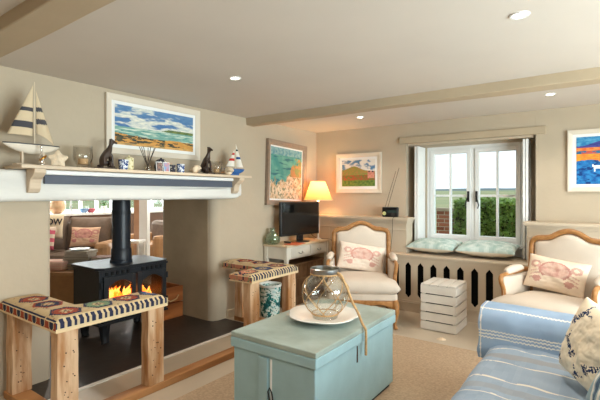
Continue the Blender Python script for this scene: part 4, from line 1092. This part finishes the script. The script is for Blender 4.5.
def navyfig(p, n):
    x, z = p.x, p.z
    c = mix('#efe2cc', '#e6d6bc', .5+.5*fb(x*9, z*9))
    for (cx, cz, a) in ((-.10, .31, .9), (.08, .33, 2.2), (-.08, .16, 2.4), (.10, .14, .6), (.0, .03, 1.2), (.17, .24, 1.7), (-.18, .05, .4)):
        dx, dz = x-cx, z-cz; X = dx*math.cos(a)+dz*math.sin(a); Z = -dx*math.sin(a)+dz*math.cos(a)
        body = math.hypot(X/.05, Z/.014)
        m_ = body < 1 or (abs(Z-.9*(X-.02)) < .005 and .02 < X < .06) or (abs(Z+.9*(X-.02)) < .005 and .02 < X < .06) or math.hypot((X+.045)/.018, Z/.026) < 1
        if m_ and fb(x*110, z*110, 3) > -.12: return lin('#2c3a5c')
    return c
s1 = pillow('cushion', PRINT, .385, .385, .18, 'cream cushion with dark blue sea creature sketches on the sofa', colfn=navyfig, n=90, pinch=.05)
place(s1, (-.085, 2.43, .46), -.95, -.25, .20)
def stripes(p, n):
    k = (p.x+.0)/.42; 
    for c_, w_, col in ((-.34, .02, '#e8e2d6'), (-.28, .02, '#5d7288'), (-.22, .018, '#e8e2d6'), (.0, .05, '#e8e2d6'), (.1, .02, '#5d7288'), (.25, .03, '#e8e2d6')):
        if abs(k-c_) < w_: return lin(col)
    return mix('#a9bcc0', '#93a8b0', .5+.5*fb(p.x*12, p.z*12))
s2 = pillow('cushion', PRINT, .42, .42, .17, 'grey-blue cushion with cream and slate stripes, nearest the camera', colfn=stripes, n=48, pinch=.10)
place(s2, (.05, 1.99, .46), -.95, -.28, .25)
# ------------------------------------------------------------------ the room beyond the fireplace
X2 = -9.6; Y2A, Y2B = -.6, 9.0
struct(MB().box(X2-.2, -4.4, Y2A-.2, Y2B+.2, -.1, .0).obj('floor_far_room', mat('far_room_boards', '#a98f70', .5, scale=6, stretch=(.2, 1, 1))))
struct(MB().box(X2-.2, -4.5, Y2A-.2, Y2B+.2, H+.1, H+.2).obj('ceiling_far_room', CEIL))
b = MB(); b.box(X2-.2, X2, Y2A, 2.6, 0, H+.1).box(X2-.2, X2, 8.6, Y2B, 0, H+.1).box(X2-.2, X2, 2.6, 8.6, 0, .98).box(X2-.2, X2, 2.6, 8.6, 2.15, H+.1)
struct(b.obj('wall_far_left', LWALL))
b = MB(); b.box(X2-.2, XT, Y2B, Y2B+.2, 0, 1.0).box(X2-.2, -8.6, Y2B, Y2B+.2, 1.0, H+.1).box(-5.4, XT, Y2B, Y2B+.2, 1.0, H+.1).box(-8.6, -5.4, Y2B, Y2B+.2, 2.1, H+.1)
struct(b.obj('wall_far_back', LWALL)); struct(MB().box(X2-.2, XT, Y2A-.2, Y2A, 0, H+.1).obj('wall_far_front', LWALL))
struct(MB().box(XT, XT+.2, YB+.5, Y2B, 0, H+.1).obj('wall_far_right', LWALL))
simple_window('window_4', 'x', X2-.1, 2.6, 8.6, .98, 2.15, 16); simple_window('window_5', 'y', Y2B+.1, -8.6, -5.4, 1.0, 2.1, 5)
def at_(d, lat, z=0): v = Fv*d+Rv*lat; return (v.x, v.y, z)
ct = thing('sideboard', 'long low brown cabinet with white top under the far windows', 'sideboard', (-9.35, 5.6, 0))
bx('body', mat('dark_brown_cabinet', '#6e5240', .6), -.2, .2, -2.8, 2.8, 0, .93, ct); bx('top', WHITE, -.22, .24, -2.85, 2.85, .93, .98, ct)
fs = thing('leather_sofa', 'dark brown leather sofa seen through the fireplace opening', 'sofa', at_(6.35, -3.62), TH)
bx('base', LEATHER, -.85, .85, -.40, .42, .05, .38, fs, .03)
for x in (-.34, .34):
    bx('seat_cushion', LEATHER, x-.335, x+.335, -.44, .25, .38, .53, fs, .05)
    pillow('back_cushion', LEATHER, .68, .54, .24, parent=fs, n=16); 
bc = [c_ for c_ in fs.children if c_.name.startswith('back_cushion')]
for c_, x in zip(bc, (-.34, .34)): place(c_, (x, .20, .50), 0, -.12)
bx('back', LEATHER, -.85, .85, .28, .46, .3, .94, fs, .06)
for s in (-1, 1): bx('arm', TANL, s*.80-.11, s*.80+.11, -.42, .44, .1, .70, fs, .07)
def fp(dy, dx, z): 
    return (fs.location.x+dx*math.cos(TH)-dy*math.sin(TH), fs.location.y+dx*math.sin(TH)+dy*math.cos(TH), z)
o = pillow('cushion', PRINT, .44, .30, .12, 'orange-pink cushion with a faint crab print on the dark leather sofa', colfn=crabcol('#e9bf9c', '#c87f80'), n=36); place(o, fp(-.08, .40, .60), TH, -.25, .0)
o = pillow('cushion', PRINT, .40, .36, .12, 'cream cushion lettered TOW at the left of the dark leather sofa', colfn=lambda p, n: mix('#efe0c4', '#e6d4b2', .5+fb(p.x*9, p.z*9)), n=16); place(o, fp(-.10, -.10, .73), TH, -.12, 0)
cu = bpy.data.curves.new('lettering', 'FONT'); cu.body = 'TOW'; cu.size = .125; cu.extrude = .0015; cu.align_x = 'CENTER'; cu.offset = .003
tmp = bpy.data.objects.new('tmp', cu); COL.objects.link(tmp); bpy.context.view_layer.update()
me = bpy.data.meshes.new_from_object(tmp.evaluated_get(bpy.context.evaluated_depsgraph_get())); bpy.data.objects.remove(tmp)
me.transform(Matrix.Translation((.055, -.066, .20)) @ Matrix.Rotation(PI/2, 4, 'X')); tx = bpy.data.objects.new('lettering', me); COL.objects.link(tx); me.materials.clear(); me.materials.append(mat('dark_lettering', '#3a3a40', .8)); tx.parent = o
pk = lambda p, n: lin('#d8697c') if (p.z/.115) % 1 < .5 else lin('#f1dcc6')
o = pillow('cushion', PRINT, .36, .34, .12, 'pink and cream striped cushion in front of the lettered cushion', colfn=pk, n=30); place(o, fp(-.30, -.10, .58), TH, -.2, .0)
o = MB().box(-.17, .17, -.12, .12, 0, .11).obj('folded_blanket', mat('pink_cream_stripe', '#e2a49a', .9, scale=10, col2='#efdcc8', stretch=(.1, 1, 6)), bevel=.02)
tw = thing('low_wood_table', 'tan wooden low table with book stacks behind the stove', 'table', at_(5.15, -2.62), TH)
bx('table_top', TANL, -.52, .48, -.3, .3, .44, .48, tw, .006); bx('body', TANL, -.46, .42, -.26, .26, .0, .44, tw, .006)
def tp(dx, dy, z): return (tw.location.x+dx*math.cos(TH)-dy*math.sin(TH), tw.location.y+dx*math.sin(TH)+dy*math.cos(TH), z)
place(o, tp(-.33, -.1, .4805), TH); tag(o, 'folded pink and cream striped blanket at the left end of the low table', 'blanket')
BC = ['#3f6d9c', '#7c7468', '#b6ac9c', '#6a5f56', '#8a745f', '#b0a593', '#7a4f3c', '#999288']
BN = ['blue', 'grey', 'pale cream', 'dark taupe', 'brown', 'stone coloured', 'reddish brown', 'light grey']
pos_n = ['at the bottom', 'second from the bottom', 'third from the bottom', 'fourth from the bottom', 'fifth from the bottom', 'at the top']
def book(w, d, h, c, nm):
    t = thing('book', nm, 'book', group='books stacked on the low table')
    b = MB(); b.box(-w/2, w/2, -d/2, d/2, 0, .003).box(-w/2, w/2, -d/2, d/2, h-.003, h).box(-w/2, w/2, d/2-.003, d/2, .003, h-.003); b.obj('cover', mat('cover'+c, c, .5), t, weld=False)
    MB().box(-w/2+.004, w/2-.004, -d/2+.005, d/2-.004, .003, h-.003).obj('pages', PAPER, t); return t
z = .4805
for k in range(6):
    h = .036; t = book(.30-.01*(k % 3), .23, h, BC[k], f'{BN[k]} covered book {pos_n[k]} of the tall left stack behind the stove'); t.location = tp(-.075+.012*(k % 3), 0, z); t.rotation_euler = (0, 0, TH+.12*math.sin(k*2.3)); z += h+.0006
zt_ = z; z = .4805
for k in range(4):
    h = .036; t = book(.30, .22, h, [BC[7], BC[0], BC[5], BC[6]][k], f'{[BN[7], BN[0], BN[5], BN[6]][k]} covered book {["at the bottom", "second from the bottom", "third from the bottom", "at the top"][k]} of the shorter right stack behind the stove'); t.location = tp(.265, 0, z); t.rotation_euler = (0, 0, TH+.1*math.cos(k*2)); z += h+.0006
o = MB().lathe([(0, .0), (.05, 0), (.13, .02), (.15, .028), (.13, .025), (.05, .006), (0, .006)], n=32).obj('shallow_bowl', CERAM, smooth=True); o.location = tp(-.075, 0, zt_+.0005); o.scale = (.8, .8, .7); tag(o, 'shallow white bowl on top of the tall book stack', 'bowl')
ps = thing('timber_post', 'white and tan upright post seen through the fireplace opening', 'post', at_(7.3, -2.70), TH)
bx('white_face', WHITE, -.065, .075, -.07, .07, 0, H+.1, ps, .004); bx('tan_face', mat('tan_post', '#b98f72', .6), -.155, -.066, -.07, .07, 0, H+.1, ps, .004)
ac = thing('tan_armchair', 'tan and dark brown leather armchair right of the white post, far room', 'armchair', at_(8.2, -2.83), TH-.5)
bx('seat', TANL, -.3, .3, -.35, .25, .0, .46, ac, .05); bx('backrest', LEATHER, -.36, .36, .2, .4, .1, .86, ac, .08)
for s in (-1, 1): bx('arm', TANL, s*.37-.07, s*.37+.07, -.36, .3, .1, .62, ac, .06)
wt = thing('white_side_table', 'small white slatted side table left of the white post, far room', 'side table', at_(7.0, -2.78), TH)
bx('top', WHITE, -.16, .16, -.16, .16, .58, .62, wt); bx('shelf', WHITE, -.15, .15, -.15, .15, .3, .33, wt)
for sx in (-1, 1):
    for sy in (-1, 1): bx('leg', WHITE, sx*.135-.014, sx*.135+.014, sy*.135-.014, sy*.135+.014, 0, .58, wt)
def sill(y, z=.98): return (-9.3, y, z+.0005)
def ray_y(px, X): 
    la = (px-300)/421; return X/(-.5866+la*.8099)*(.8099+la*.5866)
o = MB().lathe([(0, 0), (.08, 0), (.16, .1), (.17, .2), (.11, .3), (.07, .34), (.06, .34), (.1, .28), (.16, .2), (.15, .1), (0, .02)], n=24).obj('round_vase', mat('orange_cream_glaze', '#d99a70', .4, var=.2, scale=9, col2='#e8c8a0'), smooth=True); o.location = sill(ray_y(57, -9.3)); tag(o, 'round orange-cream vase on the far sideboard, left end in the opening', 'vase')
o = MB().lathe([(0, 0), (.06, 0), (.02, .02), (.015, .12), (.03, .14), (.015, .16), (.012, .34), (.02, .36), (0, .36)], n=16).obj('candlestick', STEEL, smooth=True); o.location = sill(ray_y(71, -9.3)); tag(o, 'slim silver candlestick on the far sideboard', 'candlestick')
for k, (px, c, l) in enumerate(((84, '#7f9cc0', 'small pale blue bowl on the far sideboard'), (91, '#c8606a', 'small pinkish red bowl on the far sideboard'))):
    o = MB().lathe([(0, 0), (.05, 0), (.11, .09), (.105, .09), (.045, .01), (0, .01)], n=20).obj('small_bowl', mat('glaze'+c, c, .4), smooth=True); o.location = sill(ray_y(px, -9.3)); tag(o, l, 'bowl')
pt = thing('potted_plant', 'leafy green plant in a glass vase on the far sideboard', 'plant', sill(ray_y(104, -9.3)))
MB().lathe([(0, 0), (.05, 0), (.06, .14), (.055, .14), (.045, .01), (0, .01)], n=16).obj('vase', CERAM, pt, smooth=True)
b = MB()
for k in range(60):
    a = random.random()*2*PI; e = random.random(); r = .03+.1*random.random(); p = Vector((r*math.cos(a), r*math.sin(a), .16+.24*e)); q = Vector((math.cos(a)*.05, math.sin(a)*.05, .02)); s_ = q.cross(Vector((0, 0, 1))).normalized()*.022
    vs = [b.bm.verts.new(c) for c in (p-q, p+s_, p+q, p-s_)]; b.bm.faces.new(vs)
for k in range(9): a = k*.7; b.tube([(0, 0, .08), (.07*math.cos(a), .07*math.sin(a), .36)], .003, 5)
b.obj('foliage', mat('plant_green', '#4f7a3c', .6, var=.3, scale=20), pt, weld=False)
# ------------------------------------------------------------------ outdoors
GR = mat('meadow_grass', '#8fa06a', .95, col2='#a3a878', scale=.6, bump=.3)
b = MB()
def gnd(u, v):
    X = -600+1200*u; Yv = (v**2.2); Y = 8+900*Yv
    z = -.35 + 8.5*smooth(.15, .9, Yv)*(1+.25*nz(X*.004, Y*.004, 1)) + .0
    return (X, Y, z)
b.grid(gnd, 60, 50)
struct(b.obj('ground_fields', mat('far_fields', '#75885a', .95, col2='#a39c70', scale=.03), smooth=True))
struct(MB().box(-60, 60, -60, 8.01, -.5, -.36).obj('ground_lawn', GR))
b = MB()
def hill(u, v): 
    X = -900+1800*u; return (X, 960+80*v, 4+ (11+6*nz(X*.003, 2)+2*nz(X*.02, 5))*math.sin(PI*min(1, v+.02)*.5))
b.grid(hill, 90, 4); struct(b.obj('ground_hills', mat('distant_hills', '#6d7c7c', .95, col2='#58686c', scale=.01), smooth=True))
# hedge: two crowns of leaf quads on a twiggy core
def hedge(name, label, x0, x1, y0, y1, z1, nleaf, seed):
    rnd = random.Random(seed); h_ = thing(name, label, 'hedge', ((x0+x1)/2, (y0+y1)/2, -.36)); O = h_.location
    b = MB()
    for k in range(nleaf):
        x = rnd.uniform(x0, x1); f = rnd.random()
        top = z1+.05*nz(x*2, 3)+.03*nz(x*9, 1)
        if f < .72: y = y0 + .16*nz(x*2.4, 1, 5) + abs(rnd.gauss(0, .07)); z = rnd.uniform(-.3, top); y += .10*nz(x*5, z*5, 4)
        else: y = rnd.uniform(y0, y1); z = top+rnd.gauss(0, .025)
        n = Vector((rnd.gauss(0, .6), -1+rnd.random()*.9, rnd.gauss(.5, .5))).normalized(); u = n.orthogonal().normalized(); u.rotate(Matrix.Rotation(rnd.random()*6.28, 3, n)); w_ = n.cross(u)
        s = rnd.uniform(.022, .042); p = Vector((x, y, z))-O
        vs = [b.bm.verts.new(c) for c in (p-u*s, p+w_*s*.55, p+u*s, p-w_*s*.55)]; b.bm.faces.new(vs)
    b.obj('leaves', mat('hedge_leaf', '#7fa03a', .5, col2='#4e7426', scale=9, spec=.5), h_, weld=False)
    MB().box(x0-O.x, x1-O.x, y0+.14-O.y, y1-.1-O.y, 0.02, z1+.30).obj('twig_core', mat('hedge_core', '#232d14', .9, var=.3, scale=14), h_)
hedge('hedge', 'clipped bright green garden hedge outside the window', -2.27, 2.4, 7.9, 8.9, 1.25, 30000, 3)
bp = thing('brick_pillar', 'red brick gate pillar left of the hedge outside the window', 'pillar', (-2.50, 8.25, -.36))
m = bpy.data.materials.new('red_brick'); m.use_nodes = True; N = m.node_tree.nodes; L = m.node_tree.links
br = N.new('ShaderNodeTexBrick'); br.inputs['Color1'].default_value = (*lin('#b5694c'), 1); br.inputs['Color2'].default_value = (*lin('#8e4c38'), 1); br.inputs['Mortar'].default_value = (*lin('#c9bba8'), 1); br.inputs['Scale'].default_value = 1
br.inputs['Brick Width'].default_value = .22; br.inputs['Row Height'].default_value = .075; br.inputs['Mortar Size'].default_value = .006
tc = N.new('ShaderNodeTexCoord'); cb = N.new('ShaderNodeSeparateXYZ'); cc = N.new('ShaderNodeCombineXYZ'); ad = N.new('ShaderNodeMath')
L.new(tc.outputs['Object'], cb.inputs[0]); L.new(cb.outputs['X'], ad.inputs[0]); L.new(cb.outputs['Y'], ad.inputs[1]); L.new(ad.outputs[0], cc.inputs['X']); L.new(cb.outputs['Z'], cc.inputs['Y']); L.new(cc.outputs[0], br.inputs['Vector'])
L.new(br.outputs['Color'], N['Principled BSDF'].inputs['Base Color']); N['Principled BSDF'].inputs['Roughness'].default_value = .85
bx('brickwork', m, -.13, .13, -.13, .13, 0, 1.42, bp); bx('coping', mat('stone_cap', '#b9a690', .8), -.15, .15, -.15, .15, 1.42, 1.48, bp)
# ------------------------------------------------------------------ lamps in the ceiling
DISC = emis('downlight_glow', '#fff1d8', 14)
names = {(-2.314, 2.34): 'glowing recessed ceiling spotlight above the mantelpiece end', (-.347, 2.355): 'glowing recessed ceiling spotlight nearest the camera, upper right', (-2.304, 4.37): 'glowing recessed ceiling spotlight beyond the beam, left one', (-.398, 4.37): 'glowing recessed ceiling spotlight beyond the beam, right one by the window'}
for X, Y in ((-6.2, 3.0), (-6.2, 5.0), (-8.0, 5.0)):  # added spots without fixtures, brighten the room beyond the fireplace
    ld = bpy.data.lights.new('far_room_fill_spot', 'SPOT'); ld.energy = 60; ld.color = (1, .89, .78); ld.spot_size = 2.4; ld.shadow_soft_size = .05
    lo = bpy.data.objects.new('far_room_fill_spot', ld); COL.objects.link(lo); lo.location = (X, Y, H+.08)
for X in (-2.31, -.36, 1.55):
    for Y in (.3, 2.35, 4.37):
        key = next((k for k in names if abs(k[0]-X) < .1 and abs(k[1]-Y) < .1), None)
        x, y = key if key else (X, Y)
        if key:
            t = thing('ceiling_spotlight', names[key], 'ceiling light', (x, y, H), group='recessed ceiling spotlights')
            MB().lathe([(.030, -.002), (.034, -.006), (.046, -.005), (.048, 0), (.03, 0)], n=28).obj('bezel', WHITE, t, smooth='auto')
            MB().lathe([(0, -.003), (.030, -.003), (.030, -.0005), (0, -.0005)], n=24).obj('lamp_lens', DISC, t)
        else:  # assumed spots, added to light the room from out of view
            t = thing('ceiling_spotlight', 'assumed recessed ceiling spotlight, unseen, behind the camera or past the frame', 'ceiling light', (x, y, H), group='assumed ceiling spotlights out of view')
            MB().lathe([(0, -.003), (.030, -.003), (.046, -.005), (.048, 0), (0, 0)], n=24).obj('bezel', DISC, t)
        ld = bpy.data.lights.new('spot', 'SPOT'); ld.energy = SPOT_E; ld.color = (1, .89, .78); ld.spot_size = 2.3; ld.spot_blend = .7; ld.shadow_soft_size = .035
        lo = bpy.data.objects.new('spot_light', ld); COL.objects.link(lo); lo.location = (x, y, H-.012)
# daylight portals at the real window openings
def portal(loc, rot, sx, sy):
    ld = bpy.data.lights.new('window_portal', 'AREA'); ld.shape = 'RECTANGLE'; ld.size = sx; ld.size_y = sy; ld.cycles.is_portal = True
    lo = bpy.data.objects.new('window_portal', ld); COL.objects.link(lo); lo.location = loc; lo.rotation_euler = rot
portal((-1.305, YW+.09, 1.39), (-PI/2, 0, 0), 1.15, 1.2)
def daylight(loc, rot, sx, sy, e):
    ld = bpy.data.lights.new('daylight', 'AREA'); ld.shape = 'RECTANGLE'; ld.size = sx; ld.size_y = sy; ld.energy = e; ld.color = (.90, .95, 1)
    lo = bpy.data.objects.new('daylight', ld); COL.objects.link(lo); lo.location = loc; lo.rotation_euler = rot
daylight((XR+.19, 2.0, 1.22), (0, PI/2, 0), 1.7, 3.1, DAY_E)
daylight((X2-.19, 5.6, 1.56), (0, -PI/2, 0), 1.15, 5.9, 220)
daylight((-7.0, Y2B+.19, 1.55), (-PI/2, 0, 0), 3.1, 1.05, 120)
wd = bpy.data.worlds.new('overcast_sky'); SC.world = wd; wd.use_nodes = True; N = wd.node_tree.nodes; L = wd.node_tree.links
bg = N['Background']; tc = N.new('ShaderNodeTexCoord'); ns = N.new('ShaderNodeTexNoise'); ns.inputs['Scale'].default_value = 2.2
cr = N.new('ShaderNodeValToRGB'); cr.color_ramp.elements[0].color = (.78, .86, 1, 1); cr.color_ramp.elements[1].color = (.94, .97, 1, 1)
L.new(tc.outputs['Generated'], ns.inputs['Vector']); L.new(ns.outputs['Fac'], cr.inputs['Fac']); L.new(cr.outputs['Color'], bg.inputs['Color']); bg.inputs['Strength'].default_value = SKY_E
SC.view_settings.view_transform = 'Standard'; SC.view_settings.look = 'None'; SC.view_settings.gamma = 1; SC.view_settings.use_curve_mapping = False
SC.view_settings.exposure = EXPO
